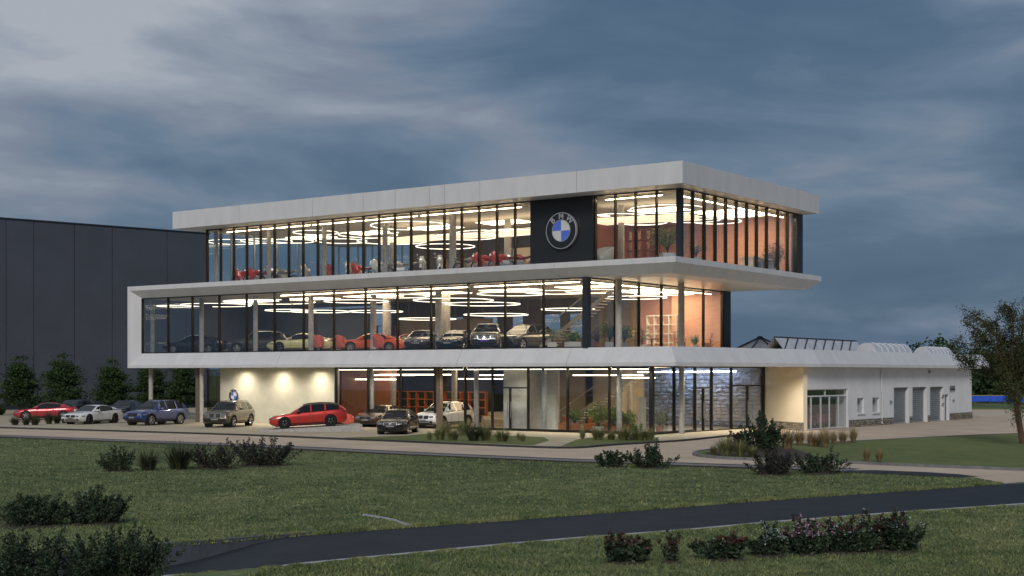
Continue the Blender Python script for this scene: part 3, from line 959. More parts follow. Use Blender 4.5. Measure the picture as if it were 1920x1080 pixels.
while zc < Z1b - 0.1 and nst < 300:
    hh = random.uniform(0.21, 0.33)
    hh = min(hh, Z1b - 0.03 - zc)
    ac = A1 + 0.12
    while ac < 12.4 and nst < 300:
        ww = random.uniform(0.35, 0.95)
        ww = min(ww, 12.48 - ac)
        o = bpy.data.objects.new('stone', random.choice(variants))
        COL.objects.link(o)
        o.parent = fw
        o.location = (-(ac + ww / 2), 16.455, zc + hh / 2)
        o.scale = (ww * random.uniform(0.9, 1.08), random.uniform(0.12, 0.38), hh * random.uniform(0.85, 1.3))
        o.rotation_euler = (0, R(random.uniform(-7, 7)), 0)
        ac += ww
        nst += 1
    zc += hh
    row += 1

# ---- recessed spots in the soffit over the plaster wall and glass front, plus added ones at the entrance side: lens plus its own lamp
def soffit_spot(px, b, z, power, size, blend, n, where):
    a = a_at(px, b)
    t = thing('soffit_downlight', 'lit round soffit downlight %s, %s from the dark hall' % (where, ORD[n]), 'downlight', W(a, b, z), 0, 'downlights in the soffit over the plaster wall')
    MB().lathe([(0.001, -0.012), (0.075, -0.012), (0.075, 0.0)], 14).build('lens', M_SPOTLENS, t)
    MB().lathe([(0.078, -0.016), (0.11, -0.016), (0.11, 0.0)], 14).build('bezel', M_STEEL, t)
    ld = bpy.data.lights.new('downlight_lamp', 'SPOT')
    ld.energy = power
    ld.color = (1.0, 0.87, 0.66)
    ld.spot_size = R(size)
    ld.spot_blend = blend
    ld.shadow_soft_size = 0.08
    lo = bpy.data.objects.new('downlight_lamp', ld)
    COL.objects.link(lo)
    lo.parent = t
    lo.location = (0, 0, -0.05)
    return t
for n_, px in enumerate((445, 515, 585)):
    soffit_spot(px, B1 - 0.95, ZD[0], 400, 165, 1.0, n_, 'above the plaster wall')

for n_, px in enumerate((700, 850, 960, 1050, 1130, 1200)):
    soffit_spot(px, 0.95, ZD[0], 300, 150, 1.0, n_, 'along the glass front')
for n_, (aa_, bb_) in enumerate(((1.9, 5.0), (1.2, 9.0), (0.4, 12.3))):  # lamps added to warm the wing wall past the entrance glass
    t_ = soffit_spot(1000, 1.0, ZD[0], 330 + 170 * n_, 150, 1.0, n_, 'added round the corner')
    t_.location = W(aa_, bb_, ZD[0])
    t_['label'] = 'added round soffit downlight warming the entrance side wall, %s from the glass corner' % ORD[n_]
# thin lit slots behind the glass heads of the two upper floors
def head_slot(p0_, p1_, z, label):
    c_ = (p0_ + p1_) / 2
    d_ = p1_ - p0_
    t_ = thing('light_slot', label, 'ceiling light', c_, math.atan2(d_.y, d_.x), 'light slots behind the upper glass heads')
    L2 = d_.length / 2
    MB().box(-L2, L2, -0.03, 0.03, -0.05, 0.0).build('diffuser', M_SLOT, t_)
    MB().box(-L2, L2, -0.05, 0.05, 0.001, 0.09).build('housing', M_FRAME, t_)
head_slot(W(A2 + 0.55, e2r[0] + 0.8, Z2b - 0.2), W(A2 + 0.55, e2r[-1] - 0.6, Z2b - 0.2), Z2b, 'thin lit slot behind the middle-floor glass head on the entrance side')
head_slot(W(e2[11], B2 + 0.6, Z2b - 0.2), W(A2 + 0.9, B2 + 0.6, Z2b - 0.2), Z2b, 'thin lit slot behind the middle-floor glass head beside the corner post')
head_slot(W(e2[5], B2 + 0.6, Z2b - 0.2), W(e2[11] + 0.4, B2 + 0.6, Z2b - 0.2), Z2b, 'thin lit slot behind the middle-floor glass head along the car row')
head_slot(W(A3 + 0.6, B3 + 0.8, Z3b - 0.25), W(A3 + 0.6, e3r[-1] - 0.6, Z3b - 0.25), Z3b, 'thin lit slot behind the top-floor glass head on the entrance side')
for q0, q1, lab in ((e3[1], e3[7], 'at the dark hall end'), (e3[7] - 0.3, e3[14], 'above the cream sports bike'), (e3[14] - 0.3, e3[20], 'next to the sign panel'), (e3b[0] - 0.3, e3b[3], 'between sign panel and corner post')):  # slots added to throw warm light onto the roof soffit
    head_slot(W(q0, B3 + 0.6, Z3b - 0.2), W(q1, B3 + 0.6, Z3b - 0.2), Z3b, 'thin added light slot behind the top-floor glass head ' + lab)
# ---- luminous ceiling panels (flush, they are what lights the rooms)
def lamp_panel(a0, a1, b0, b1, z, label, emat=M_PANELLAMP):
    t = thing('ceiling_panel_light', label, 'ceiling light', W((a0 + a1) / 2, (b0 + b1) / 2, z), BROT, 'luminous ceiling panels')
    da, db = abs(a1 - a0) / 2, abs(b1 - b0) / 2
    MB().box(-da, da, -db, db, -0.045, -0.015).build('diffuser', emat, t)
    MB().box(-da - 0.05, da + 0.05, -db - 0.05, db + 0.05, -0.014, -0.002).build('frame', M_WHITE, t)
for k in range(6):
    c = 5.5 + k * 6.3
    lamp_panel(c, c + 3.6, 9.0, 11.2, ROOF_B - 0.07, 'large glowing ceiling panel on the top floor, %s from the corner post' % ORD[k])
for k in range(6):
    c = 9.0 + k * 6.3
    lamp_panel(c, c + 4.2, 6.5, 8.5, Z2b - 0.06, 'large glowing ceiling panel on the middle floor, %s from the corner post' % ORD[k])
lamp_panel(3.0, 6.2, 12.5, 17.0, ROOF_B - 0.07, 'added glowing ceiling panel brightening the top floor before the terracotta wall', M_PANELG)  # extra panels added to brighten this end of both upper floors
lamp_panel(8.6, 12.4, 12.0, 17.5, Z2b - 0.06, 'added glowing ceiling panel brightening the middle floor before the rose wall', M_PANELG)
# ================================================================== EMBLEM SIGNS
def roundel(loc, rotz, dia, label, name='roundel_sign'):
    """flat round emblem: faces local -y"""
    t = thing(name, label, 'sign', loc, rotz, None)
    r = dia / 2
    th = 0.16 * dia / 2.2
    n = 48
    black = mat('emblem_black', (0.010, 0.010, 0.011), 0.3, var=0.05, coat=0.3)
    silver = mat('emblem_silver', (0.52, 0.52, 0.53), 0.35, metal=0.5, var=0.04)
    blue = mat('emblem_blue', (0.085, 0.17, 0.62), 0.35, var=0.04)
    whitem = mat('emblem_white', (0.60, 0.60, 0.58), 0.35, var=0.04)
    MB().lathe([(0.001, -th), (r * 0.955, -th), (r * 0.955, 0)], n, 'y', cap=False).build('disc', black, t, smooth=30)
    MB().lathe([(r * 0.955, 0), (r * 0.955, -th - 0.03), (r, -th - 0.02), (r, 0)], n, 'y').build('outer_ring', silver, t, smooth=30)
    MB().lathe([(r * 0.575, -th + 0.0), (r * 0.575, -th - 0.02), (r * 0.60, -th - 0.02), (r * 0.60, -th)], n, 'y').build('inner_ring', silver, t, smooth=30)
    for q in range(4):
        a0 = q * math.pi / 2
        pts = [(0, 0)] + [(r * 0.57 * math.cos(a0 + math.pi / 2 * k / 12), r * 0.57 * math.sin(a0 + math.pi / 2 * k / 12)) for k in range(13)]
        mm = MB()
        nn = len(pts)
        mm.add([(x, -th - 0.012, z) for x, z in pts] + [(x, -th + 0.001, z) for x, z in pts],
               [tuple(range(nn)), tuple(range(2 * nn - 1, nn - 1, -1))] + [(i, i + nn, (i + 1) % nn + nn, (i + 1) % nn) for i in range(nn)])
        mm.build('quadrant', blue if q in (1, 3) else whitem, t, fix=True)
    for ch, ang in (('B', 44), ('M', 0), ('W', -44)):
        cu = bpy.data.curves.new('letter', 'FONT')
        cu.body = ch
        cu.size = r * 0.44
        cu.align_x = 'CENTER'
        cu.align_y = 'CENTER'
        cu.extrude = 0.012
        cu.offset = 0.008 * dia / 2.2
        tmp = bpy.data.objects.new('letter', cu)
        COL.objects.link(tmp)
        dg = bpy.context.evaluated_depsgraph_get()
        me = bpy.data.meshes.new_from_object(tmp.evaluated_get(dg))
        bpy.data.objects.remove(tmp)
        rr = r * 0.775
        M4 = Matrix.Translation((-rr * math.sin(R(ang)), -th - 0.012, rr * math.cos(R(ang)))) @ Matrix.Rotation(R(-ang), 4, 'Y') @ Matrix.Rotation(R(90), 4, 'X')
        me.transform(M4)
        me.materials.clear()
        put('letter', me, silver, t)
    return t
bs = B3 - 0.34
a_c = a_at(1056, bs)
zc_ = z_at(433, a_c, bs)
roundel(W(a_c, bs - 0.06, zc_), BROT, 2.26, 'round blue and white letter emblem on the dark top-floor panel')
a_c = a_at(440, B1 - 0.05)
roundel(W(a_c, B1 - 0.06, z_at(742, a_c, B1)), BROT, 1.02, 'round letter emblem on the lit plaster wall behind the olive car')

# ================================================================== SINGLE-STOREY WING
wing = thing('service_wing', 'low white workshop wing with roller doors and stone plinth', 'building', W(0, 0, 0), BROT)
M_WALLW = mat('white_render', (0.70, 0.71, 0.73), 0.8, var=0.07, vscale=0.6, bump=0.1, bscale=8)
M_WARMLIT = mat('warm_lit_render', (0.74, 0.66, 0.52), 0.8, var=0.05, vscale=0.6, bump=0.1, bscale=8)  # white wall with the warm light on it tinted into the base colour
M_SHUT = mat('shutter_metal', (0.22, 0.24, 0.26), 0.45, metal=0.3, var=0.1, vscale=2)
M_WFR = mat('white_frame', (0.66, 0.67, 0.68), 0.4, var=0.04)
def sec_wing(v):
    t = (v - 15.0) / 32.5
    off = -1.9 - 0.9 * t
    return [(-(off + s), v, z) for s, z in list(zip(S_, ZD)) + [(2.2, ZD[2] - 0.01), (2.2, ZD[0])]]
prev = sec_wing(15.01)
for c in (18.2, 22.4, 26.5, 31.0, 35.4, 39.8, 44.0):
    MB().loft([prev, sec_wing(c - 0.008)]).build('roof_edge_panel', M_WHITE, wing, fix=True)
    prev = sec_wing(c + 0.008)
MB().loft([prev, sec_wing(47.5)]).build('roof_edge_panel', M_WHITE, wing, fix=True)
MB().prism([(-0.2, 15.0), (0.6, 47.4), (-16, 47.4), (-16, 19.3), (-0.3, 19.3), (-0.3, 15.0)], ZD[0] + 0.01, ZD[2] - 0.014).build('roof', M_SOFFIT, wing)

class Line:
    """a wall line in plan (a,b): t in metres from P"""
    def __init__(s, P, Q):
        s.P, s.Q = P, Q
        s.len = math.hypot(Q[0] - P[0], Q[1] - P[1])
        s.e = empty('wall_line')
        s.ang = math.atan2(Q[1] - P[1], -(Q[0] - P[0]))
        bpy.data.objects.remove(s.e)
    def t_at(s, px):
        lo, hi = -5.0, s.len + 5
        for _ in range(60):
            m_ = (lo + hi) / 2
            a = s.P[0] + (s.Q[0] - s.P[0]) * m_ / s.len
            b = s.P[1] + (s.Q[1] - s.P[1]) * m_ / s.len
            w = W(a, b)
            if 960 + F * w.x / w.y < px:
                lo = m_
            else:
                hi = m_
        return (lo + hi) / 2
    def box(s, t0, t1, d0, d1, z0, z1, name, material, parent):
        """d grows outwards from the wall face"""
        c, sn = math.cos(s.ang), math.sin(s.ang)
        mm = MB().box(t0, t1, -d1, -d0, z0, z1)
        mm.v = [(-s.P[0] + x * c - y * sn, s.P[1] + x * sn + y * c, z) for x, y, z in mm.v]
        return mm.build(name, material, parent)
    def mb(s, mm, name, material, parent, smooth=False):
        c, sn = math.cos(s.ang), math.sin(s.ang)
        mm.v = [(-s.P[0] + x * c - y * sn, s.P[1] + x * sn + y * c, z) for x, y, z in mm.v]
        return mm.build(name, material, parent, smooth)
LW = Line((-1.07, 14.1), (-2.02, 45.2))
LC = Line((2.9, 16.6), (-1.07, 14.1))
WZ = ZD[0] + 0.006
LC.box(0.08, LC.len - 0.0, -0.3, 0, 0.0, WZ, 'warm_lit_wall', M_WARMLIT, wing)
T = LW.t_at
ops = [(T(1509), T(1590), 0.02, 2.66, 'slide'), (T(1607.5), T(1620), 0.92, 2.0, 'win'), (T(1636), T(1649), 0.92, 2.0, 'win'),
       (T(1676), T(1704), 0.0, 2.68, 'shut'), (T(1711), T(1738), 0.0, 2.68, 'shut'), (T(1744), T(1769), 0.0, 2.68, 'shut'), (T(1771.5), T(1779), 0.0, 2.05, 'door')]
prev = 0.3
for t0, t1, z0, z1, kind in ops:
    if t0 > prev:
        LW.box(prev, t0, -0.9, 0, 0.0, WZ, 'wall', M_WALLW, wing)
    LW.box(max(t0, 0.32) if kind == 'slide' else t0, t1, -0.3 if kind == 'slide' else -0.9, 0, z1, WZ, 'wall', M_WALLW, wing)
    if z0 > 0.1:
        LW.box(t0, t1, -0.9, 0, 0.0, z0, 'wall', M_WALLW, wing)
    prev = t1
    if kind == 'shut':
        mm = MB()
        nsl = 18
        for k in range(nsl):
            h0 = z0 + (z1 - z0) * k / nsl
            h1 = z0 + (z1 - z0) * (k + 1) / nsl
            hm = (h0 + h1) / 2
            mm.add([(t0, 0.30, h0), (t1, 0.30, h0), (t1, 0.255, hm), (t0, 0.255, hm), (t0, 0.30, h1 - 0.004), (t1, 0.30, h1 - 0.004)], [(0, 1, 2, 3), (3, 2, 5, 4)])
        d_ = LW.mb(mm, 'roller_door', M_SHUT, wing)
        LW.box(t0, t1, -0.25, -0.22, z0, z0 + 0.1, 'bottom_bar', M_STEEL, d_)
    elif kind == 'win':
        d_ = LW.box(t0, t1, -0.17, -0.15, z0, z1, 'window', M_PANE, wing)
        LW.box(t0, t0 + 0.06, -0.21, -0.11, z0, z1, 'frame', M_WFR, d_)
        LW.box(t1 - 0.06, t1, -0.21, -0.11, z0, z1, 'frame', M_WFR, d_)
        LW.box(t0 + 0.06, t1 - 0.06, -0.21, -0.11, z1 - 0.06, z1, 'frame', M_WFR, d_)
        LW.box(t0 + 0.06, t1 - 0.06, -0.21, -0.11, z0, z0 + 0.06, 'frame', M_WFR, d_)
        LW.box(t0 - 0.08, t1 + 0.08, 0.002, 0.09, z0 - 0.07, z0, 'sill', M_WFR, d_)
        LW.box(t0 - 0.05, t1 + 0.05, -0.89, -0.88, z0 - 0.05, z1 + 0.05, 'blind', mat('window_blind', (0.16, 0.17, 0.15), 0.8), d_)
    elif kind == 'door':
        d_ = LW.box(t0, t1, -0.25, -0.20, z0, z1, 'service_door', mat('grey_door', (0.16, 0.18, 0.20), 0.5), wing)
        LW.box(t0 + 0.1, t0 + 0.14, -0.19, -0.13, 0.98, 1.12, 'handle', M_STEEL, d_)
    else:
        zt = 2.16
        cols = [t0, t0 + (t1 - t0) * 0.18, t0 + (t1 - t0) * 0.40, t0 + (t1 - t0) * 0.6, t0 + (t1 - t0) * 0.81, t1]
        for k in range(5):
            LW.box(cols[k] + 0.03, cols[k + 1] - 0.03, -0.16, -0.14, z0 + 0.08, zt, 'door_pane', M_PANE, wing)
        for k in range(6):
            LW.box(cols[k] - 0.03 if k else t0, cols[k] + 0.03 if k < 5 else t1, -0.20, -0.10, z0, zt, 'door_stile', M_WFR, wing)
        LW.box(t0, t1, -0.20, -0.10, zt + 0.002, zt + 0.09, 'door_head', M_WFR, wing)
        LW.box(t0, t1, -0.195, -0.105, z0, z0 + 0.07, 'door_sill', M_WFR, wing)
        hf = t0 + (t1 - t0) * 0.5
        LW.box(t0 + 0.05, hf - 0.05, -0.16, -0.14, zt + 0.1, z1 - 0.06, 'transom_pane', M_PANE, wing)
        LW.box(hf + 0.05, t1 - 0.05, -0.16, -0.14, zt + 0.1, z1 - 0.06, 'transom_pane', M_PANE, wing)
        for q in (t0, hf - 0.05, t1 - 0.05):
            LW.box(q, q + 0.05, -0.20, -0.10, zt + 0.092, z1, 'transom_frame', M_WFR, wing)
        LW.box(t0 + 0.05, t1 - 0.05, -0.19, -0.11, z1 - 0.06, z1, 'transom_frame', M_WFR, wing)
LW.box(prev, LW.len, -0.9, 0, 0.0, WZ, 'wall', M_WALLW, wing)
# room behind the sliding doors
LW.box(2.8, T(1668), -7.0, -6.9, 0, WZ, 'room_wall', mat('garage_wall', (0.10, 0.105, 0.115), 0.8), wing)
LW.box(T(1668), T(1668) + 0.1, -6.9, -0.95, 0, WZ, 'room_wall', mat('garage_wall'), wing)
LW.box(2.8, T(1668), -6.9, -0.95, 0.012, 0.03, 'room_floor', mat('garage_floor', (0.09, 0.09, 0.095), 0.3), wing)
# far end wall
LE = Line((-2.02, 45.2), (12.0, 45.2))
# plinth of small rubble stones: real relief in one piece per stretch
rub = mat('rubble_stone', (0.16, 0.145, 0.125), 0.85, var=0.3, vscale=5, island=0.45, bump=0.4, bscale=20, col2=(0.30, 0.27, 0.22))
mort = mat('mortar', (0.10, 0.098, 0.092), 0.9)
def rubble(line, t0, t1, h):
    line.box(t0, t1, 0.002, 0.05, 0.0, h, 'plinth_mortar', mort, wing)
    mm = MB()
    z = 0.01
    while z < h - 0.05:
        hh = min(random.uniform(0.09, 0.16), h - z)
        t = t0
        while t < t1 - 0.05:
            ww = min(random.uniform(0.12, 0.34), t1 - t)
            d = random.uniform(0.075, 0.12)
            g = 0.012
            mm.add([(t + g, -0.05, z + g), (t + ww - g, -0.05, z + g), (t + ww - g, -0.05, z + hh - g), (t + g, -0.05, z + hh - g),
                    (t + g * 3, -d, z + g * 2.2), (t + ww - g * 3, -d, z + g * 2.5), (t + ww - g * 2.5, -d * 0.95, z + hh - g * 2.2), (t + g * 2.4, -d, z + hh - g * 2.8)],
                   [(4, 5, 6, 7), (0, 1, 5, 4), (1, 2, 6, 5), (2, 3, 7, 6), (3, 0, 4, 7)])
            t += ww
        z += hh
    o = line.mb(mm, 'plinth_stone', rub, wing)
    o['kind'] = 'stuff'
rubble(LC, 1.0, LC.len + 0.04, 0.52)
rubble(LW, T(1592), T(1675), 0.50)
rubble(LW, T(1705.5), T(1709.5), 0.50)
rubble(LW, T(1739.5), T(1743), 0.50)
rubble(LW, T(1780.5), LW.len, 0.55)
# fittings on the wall
dp = T(1652)
LW.mb(MB().tube([(dp, -0.08, 0.1), (dp, -0.08, 2.3), (dp - 0.12, -0.08, 2.5), (dp - 0.12, -0.08, WZ)], 0.045, 8), 'drainpipe', M_WFR, wing, 40)
for px, z, w_, h_ in ((1668, 1.55, 0.22, 0.18), (1740.5, 3.75, 0.22, 0.2), (1766.8, 1.9, 0.12, 0.15), (1767, 1.3, 0.1, 0.1), (1786, 1.5, 0.2, 0.14)):
    LW.box(T(px), T(px) + w_, 0.002, 0.12, z, z + h_, 'wall_box', M_SHUT, wing)
gas = MB()
for k in range(4):
    gas.tube([(T(1780) + 0.28 * k, -0.12, 2.35), (T(1780) + 0.28 * k, -0.12, 2.75)], 0.035, 6)
gas.tube([(T(1780) - 0.1, -0.12, 2.42), (T(1780) + 1.0, -0.12, 2.42)], 0.035, 6)
LW.mb(gas, 'gas_valve', M_BLACKTRIM, wing)
sl = MB().tube([(T(1745) , 0, 3.82), (T(1745), -0.35, 3.9)], 0.03, 6)
LW.mb(sl, 'lamp_bracket', M_WFR, wing)
# roof lights
M_SKYL = mat('skylight_sheet', (0.50, 0.52, 0.56), 0.25, var=0.12, vscale=1.5, bump=0.3, bscale=4)
def pyramid(px, py, Y, rad, z0, label):
    ap = at(px, py, Y)
    t = thing('pyramid_rooflight', label, 'rooflight', (ap.x, ap.y, z0), 0.3)
    h = ap.z - z0
    n = 8
    for k in range(n):
        a0, a1 = 2 * math.pi * k / n, 2 * math.pi * (k + 1) / n
        p, q = (rad * math.cos(a0), rad * math.sin(a0), 0), (rad * math.cos(a1), rad * math.sin(a1), 0)
        MB().add([p, q, (0, 0, h)], [(0, 1, 2)]).build('facet', M_SKYL, t)
        MB().tube([(p[0] * 1.03, p[1] * 1.03, 0.02), (0, 0, h + 0.05)], 0.045, 6).build('rib', M_NAVY, t)
    MB().lathe([(0.001, h - 0.1), (0.2, h - 0.08), (0.22, h + 0.06), (0.001, h + 0.14)], 10).build('cap', M_NAVY, t, smooth=40)
pyramid(1425, 633, 101.0, 2.35, ZD[2] - 0.02, 'pale glass pyramid rooflight with dark ribs beside the showroom')
# saw-tooth truss glazing
aS = 1.6
b0_, b1_ = b_at(1470, aS), b_at(1622, aS)
trt = thing('truss_rooflight', 'long low glazed rooflight with zigzag dark bars behind the white parapet', 'rooflight', W(aS, b0_, ZD[2] - 0.01), BROT)
Lh, Hh = b1_ - b0_, 0.92
MB().add([(0, 0, 0), (0, Lh, 0), (-0.7, Lh, Hh), (-0.7, 0, Hh)], [(0, 1, 2, 3)]).build('glass_slope', M_SKYL, trt)
MB().add([(-1.5, 0, 0), (-1.5, Lh, 0), (-0.72, Lh, Hh), (-0.72, 0, Hh)], [(3, 2, 1, 0)]).build('glass_slope', M_SKYL, trt)
MB().tube([(-0.7, 0, Hh), (-0.7, Lh, Hh)], 0.06, 6).build('ridge_bar', M_NAVY, trt)
nb = 9
for k in range(nb - 1):
    y0 = Lh * k / nb
    MB().tube([(0.03, y0, 0.0), (-0.66, y0 + Lh / nb * 1.35, Hh + 0.02)], 0.045, 5).build('diagonal_bar', M_NAVY, trt)
def barrel(px0, px1, a, rad, z0, label):
    bb0, bb1 = b_at(px0, a), b_at(px1, a)
    t = thing('barrel_rooflight', label, 'rooflight', W(a, bb0, z0), BROT, 'barrel rooflights on the wing')
    Ln = bb1 - bb0
    ns = 6
    for k in range(ns):
        y0, y1 = Ln * k / ns, Ln * (k + 1) / ns - 0.03
        prof = [(rad * math.cos(math.pi * i / 10), rad * math.sin(math.pi * i / 10)) for i in range(11)]
        MB().loft([[(x, y0, z) for x, z in prof], [(x, y1, z) for x, z in prof]], cap=False, closed=False).build('vault_sheet', M_SKYL, t, smooth=True)
        MB().tube([(x * 1.015, y1 + 0.015, z * 1.015) for x, z in prof], 0.03, 5).build('rib', M_WFR, t)
    MB().add([(x, 0.0, z) for x, z in [(rad * math.cos(math.pi * i / 10), rad * math.sin(math.pi * i / 10)) for i in range(11)]], [tuple(range(11))]).build('end_sheet', M_SKYL, t)
barrel(1624, 1690, 0.2, 0.82, ZD[2] - 0.12, 'long pale ribbed barrel rooflight beside the zigzag glazing')
barrel(1729, 1770, 0.0, 0.72, ZD[2] - 0.12, 'short pale ribbed barrel rooflight near the wing end')

# ================================================================== DARK HALL
M_HALL = mat('hall_panel', (0.064, 0.072, 0.094), 0.55, var=0.1, vscale=0.25, bump=0.02, bscale=3)
p0, p1 = gp(-560, 774), None
Yn, Yf = 135.0, 158.0
def hall_pt(px):
    t = (px - 0) / 392.0
    # straight line in plan between the two measured depths
    x0, y0 = (0 - 960) / F * 141.0, 141.0
    x1, y1 = (392 - 960) / F * 156.5, 156.5
    k = (px - 960) / F
    dx, dy = x1 - x0, y1 - y0
    s = (k * y0 - x0) / (dx - k * dy)
    return Vector((x0 + dx * s, y0 + dy * s, 0)), s
pA, sA = hall_pt(-420)
pB, sB = hall_pt(392)
hdir = (pB - pA).normalized()
hall = thing('industrial_hall', 'tall dark grey industrial hall clad in wide vertical metal panels', 'building', pA, math.atan2(hdir.y, hdir.x))
HL = (pB - pA).length
HH = CH + 292 / F * 141.0
seams = [-420, -330, -240, -150, -70, 11, 63, 139, 210, 313, 392]
for s0, s1 in zip(seams, seams[1:]):
    t0, t1 = (hall_pt(s0)[0] - pA).length, (hall_pt(s1)[0] - pA).length
    MB().box(t0 + 0.03, t1 - 0.03, -0.06, 0.1, 0.0, HH).build('wall_panel', M_HALL, hall)
    nrib = 1
    for k in range(1, nrib):
        q = t0 + (t1 - t0) * k / nrib
        MB().box(q - 0.025, q + 0.025, -0.10, -0.062, 0.0, HH - 0.1).build('panel_rib', M_HALL, hall)
MB().box(0, HL - 0.02, 0.11, 40, 0, HH - 0.05).build('hall_body', M_HALL, hall)
MB().box(-0.1, HL + 0.05, -0.16, 0.3, HH + 0.002, HH + 0.14).build('roof_edge', M_NAVY, hall)
MB().box(0, HL, -0.14, -0.065, 0.0, 0.6).build('base_strip', M_NAVY, hall)
# blue barrier far behind the wing
bl = thing('blue_barrier', 'long low bright blue barrier in front of the far trees', 'barrier', at(1800, 752, 175)[:2] + (0.0,) if False else (at(1800, 752, 175).x, 175, 0))
M_BLUE = mat('blue_panel', (0.02, 0.10, 0.62), 0.5, var=0.15, vscale=2)
for k in range(7):
    MB().box(k * 1.9, k * 1.9 + 1.86, -0.03, 0.03, 0.25, 0.98).build('panel', M_BLUE, bl)
    MB().tube([(k * 1.9 - 0.02, 0.06, 0), (k * 1.9 - 0.02, 0.06, 1.05)], 0.035, 6).build('post', M_STEEL, bl)
MB().box(0, 13.3, -0.04, 0.04, 1.0, 1.06).build('top_rail', mat('yellow_rail', (0.5, 0.35, 0.03), 0.5), bl)
# ================================================================== VEGETATION
def leaf_mesh(name, cen, dirs, size, width=0.5, rng=RNG, flat=0.5):
    """rhombic leaves: cen (k,3), dirs (k,3) unit-ish, size (k,)"""
    cen = np.asarray(cen, float); dirs = np.asarray(dirs, float)
    k = len(cen)
    dirs = dirs / (np.linalg.norm(dirs, axis=1, keepdims=True) + 1e-9)
    rnd = rng.normal(0, 1, (k, 3))
    rnd[:, 2] *= flat
    side = np.cross(dirs, rnd)
    side /= (np.linalg.norm(side, axis=1, keepdims=True) + 1e-9)
    s = np.asarray(size)[:, None]
    v = np.zeros((k, 4, 3))
    v[:, 0] = cen
    v[:, 1] = cen + dirs * s * 0.5 + side * s * width * 0.5
    v[:, 2] = cen + dirs * s
    v[:, 3] = cen + dirs * s * 0.5 - side * s * width * 0.5
    me = bpy.data.meshes.new(name)
    me.from_pydata(v.reshape(-1, 3).tolist(), [], np.arange(4 * k).reshape(-1, 4).tolist())
    return me
def unit(v):
    return v / (np.linalg.norm(v, axis=-1, keepdims=True) + 1e-9)

def make_shrub(rng, w, d, h, nstem, leaf, nleaf, spiky=0.5):
    """stems rising and arching from a common base with leaves along them; returns (stem MB, centres, dirs, sizes)"""
    mb = MB()
    C, D, S = [], [], []
    for i in range(nstem):
        ang = rng.uniform(0, 2 * math.pi)
        rr = math.sqrt(rng.uniform(0, 1))
        bx, by = math.cos(ang) * rr * w * 0.40, math.sin(ang) * rr * d * 0.40
        env = (1 - 0.45 * rr ** 2)
        hh = h * env * rng.uniform(0.55, 1.0) * (1.0 + (rng.uniform(0, spiky * 0.5) if rng.uniform() < 0.25 else 0))
        tip = np.array([bx * 1.18 + rng.normal(0, 0.08) * w, by * 1.18 + rng.normal(0, 0.08) * d, hh])
        b0 = np.array([bx * 0.55, by * 0.55, 0.0])
        mid = (b0 + tip) / 2 + np.array([bx * 0.18, by * 0.18, hh * 0.08])
        pts = [b0 * (1 - t) ** 2 + 2 * mid * t * (1 - t) + tip * t * t for t in np.linspace(0, 1, 6)]
        mb.tube(pts, [0.012 * h + 0.004, 0.010 * h + 0.003, 0.008 * h + 0.003, 0.006, 0.004, 0.002], 4, cap=False)
        n = max(6, int(nleaf / nstem))
        t = rng.uniform(0.08, 1.0, n) ** 0.85
        P = (1 - t)[:, None] ** 2 * b0 + 2 * (t * (1 - t))[:, None] * mid + (t ** 2)[:, None] * tip
        off = rng.normal(0, 1, (n, 3)) * np.array([0.10, 0.10, 0.06]) * (1.15 - t)[:, None] * max(w, d) * 0.45
        P = P + off
        P[:, 2] = np.maximum(P[:, 2], 0.02)
        dr = unit(rng.normal(0, 1, (n, 3)) + np.array([bx, by, 0.5]))
        C.append(P); D.append(dr); S.append(rng.uniform(0.6, 1.2, n) * leaf)
    return mb, np.concatenate(C), np.concatenate(D), np.concatenate(S)

def shrub(name, label, px, py, wpx, hpx, leafmat, leaf=0.09, nleaf=2500, nstem=26, dscale=0.7, group=None, z=0.0, cat='shrub', seed=0, tipmat=None, tipfrac=0.0, blossom=None, nblossom=0, spiky=0.5):
    rng = np.random.default_rng(1000 + seed)
    p = gp(px, py, z)
    k = p.y / F
    w, h = wpx * k, hpx * k
    t = thing(name, label, cat, p, 0, group)
    mb, C, D, S = make_shrub(rng, w, w * dscale, h, nstem, leaf, nleaf, spiky)
    mb.build('stem', M_BARK, t)
    if tipmat:
        sel = (C[:, 2] > h * 0.55) & (rng.uniform(0, 1, len(C)) < tipfrac)
        put('tip_leaves', leaf_mesh('tip_leaves', C[sel], D[sel], S[sel], 0.55, rng), tipmat, t)
        C, D, S = C[~sel], D[~sel], S[~sel]
    put('foliage', leaf_mesh('foliage', C, D, S, 0.55, rng), leafmat, t)
    if blossom:
        sel = rng.choice(np.where(C[:, 2] > h * 0.5)[0], nblossom)
        cc = np.repeat(C[sel], 5, axis=0) + rng.normal(0, 0.025, (nblossom * 5, 3)) + np.array([0, 0, 0.03])
        put('blossom', leaf_mesh('blossom', cc, rng.normal(0, 1, (len(cc), 3)), rng.uniform(0.03, 0.06, len(cc)), 0.8, rng), blossom, t)
    MB().lathe([(w * 0.42, -0.02), (w * 0.30, 0.03), (0.001, 0.05)], 12).build('soil_mound', M_SOIL, t, smooth=True)
    return t

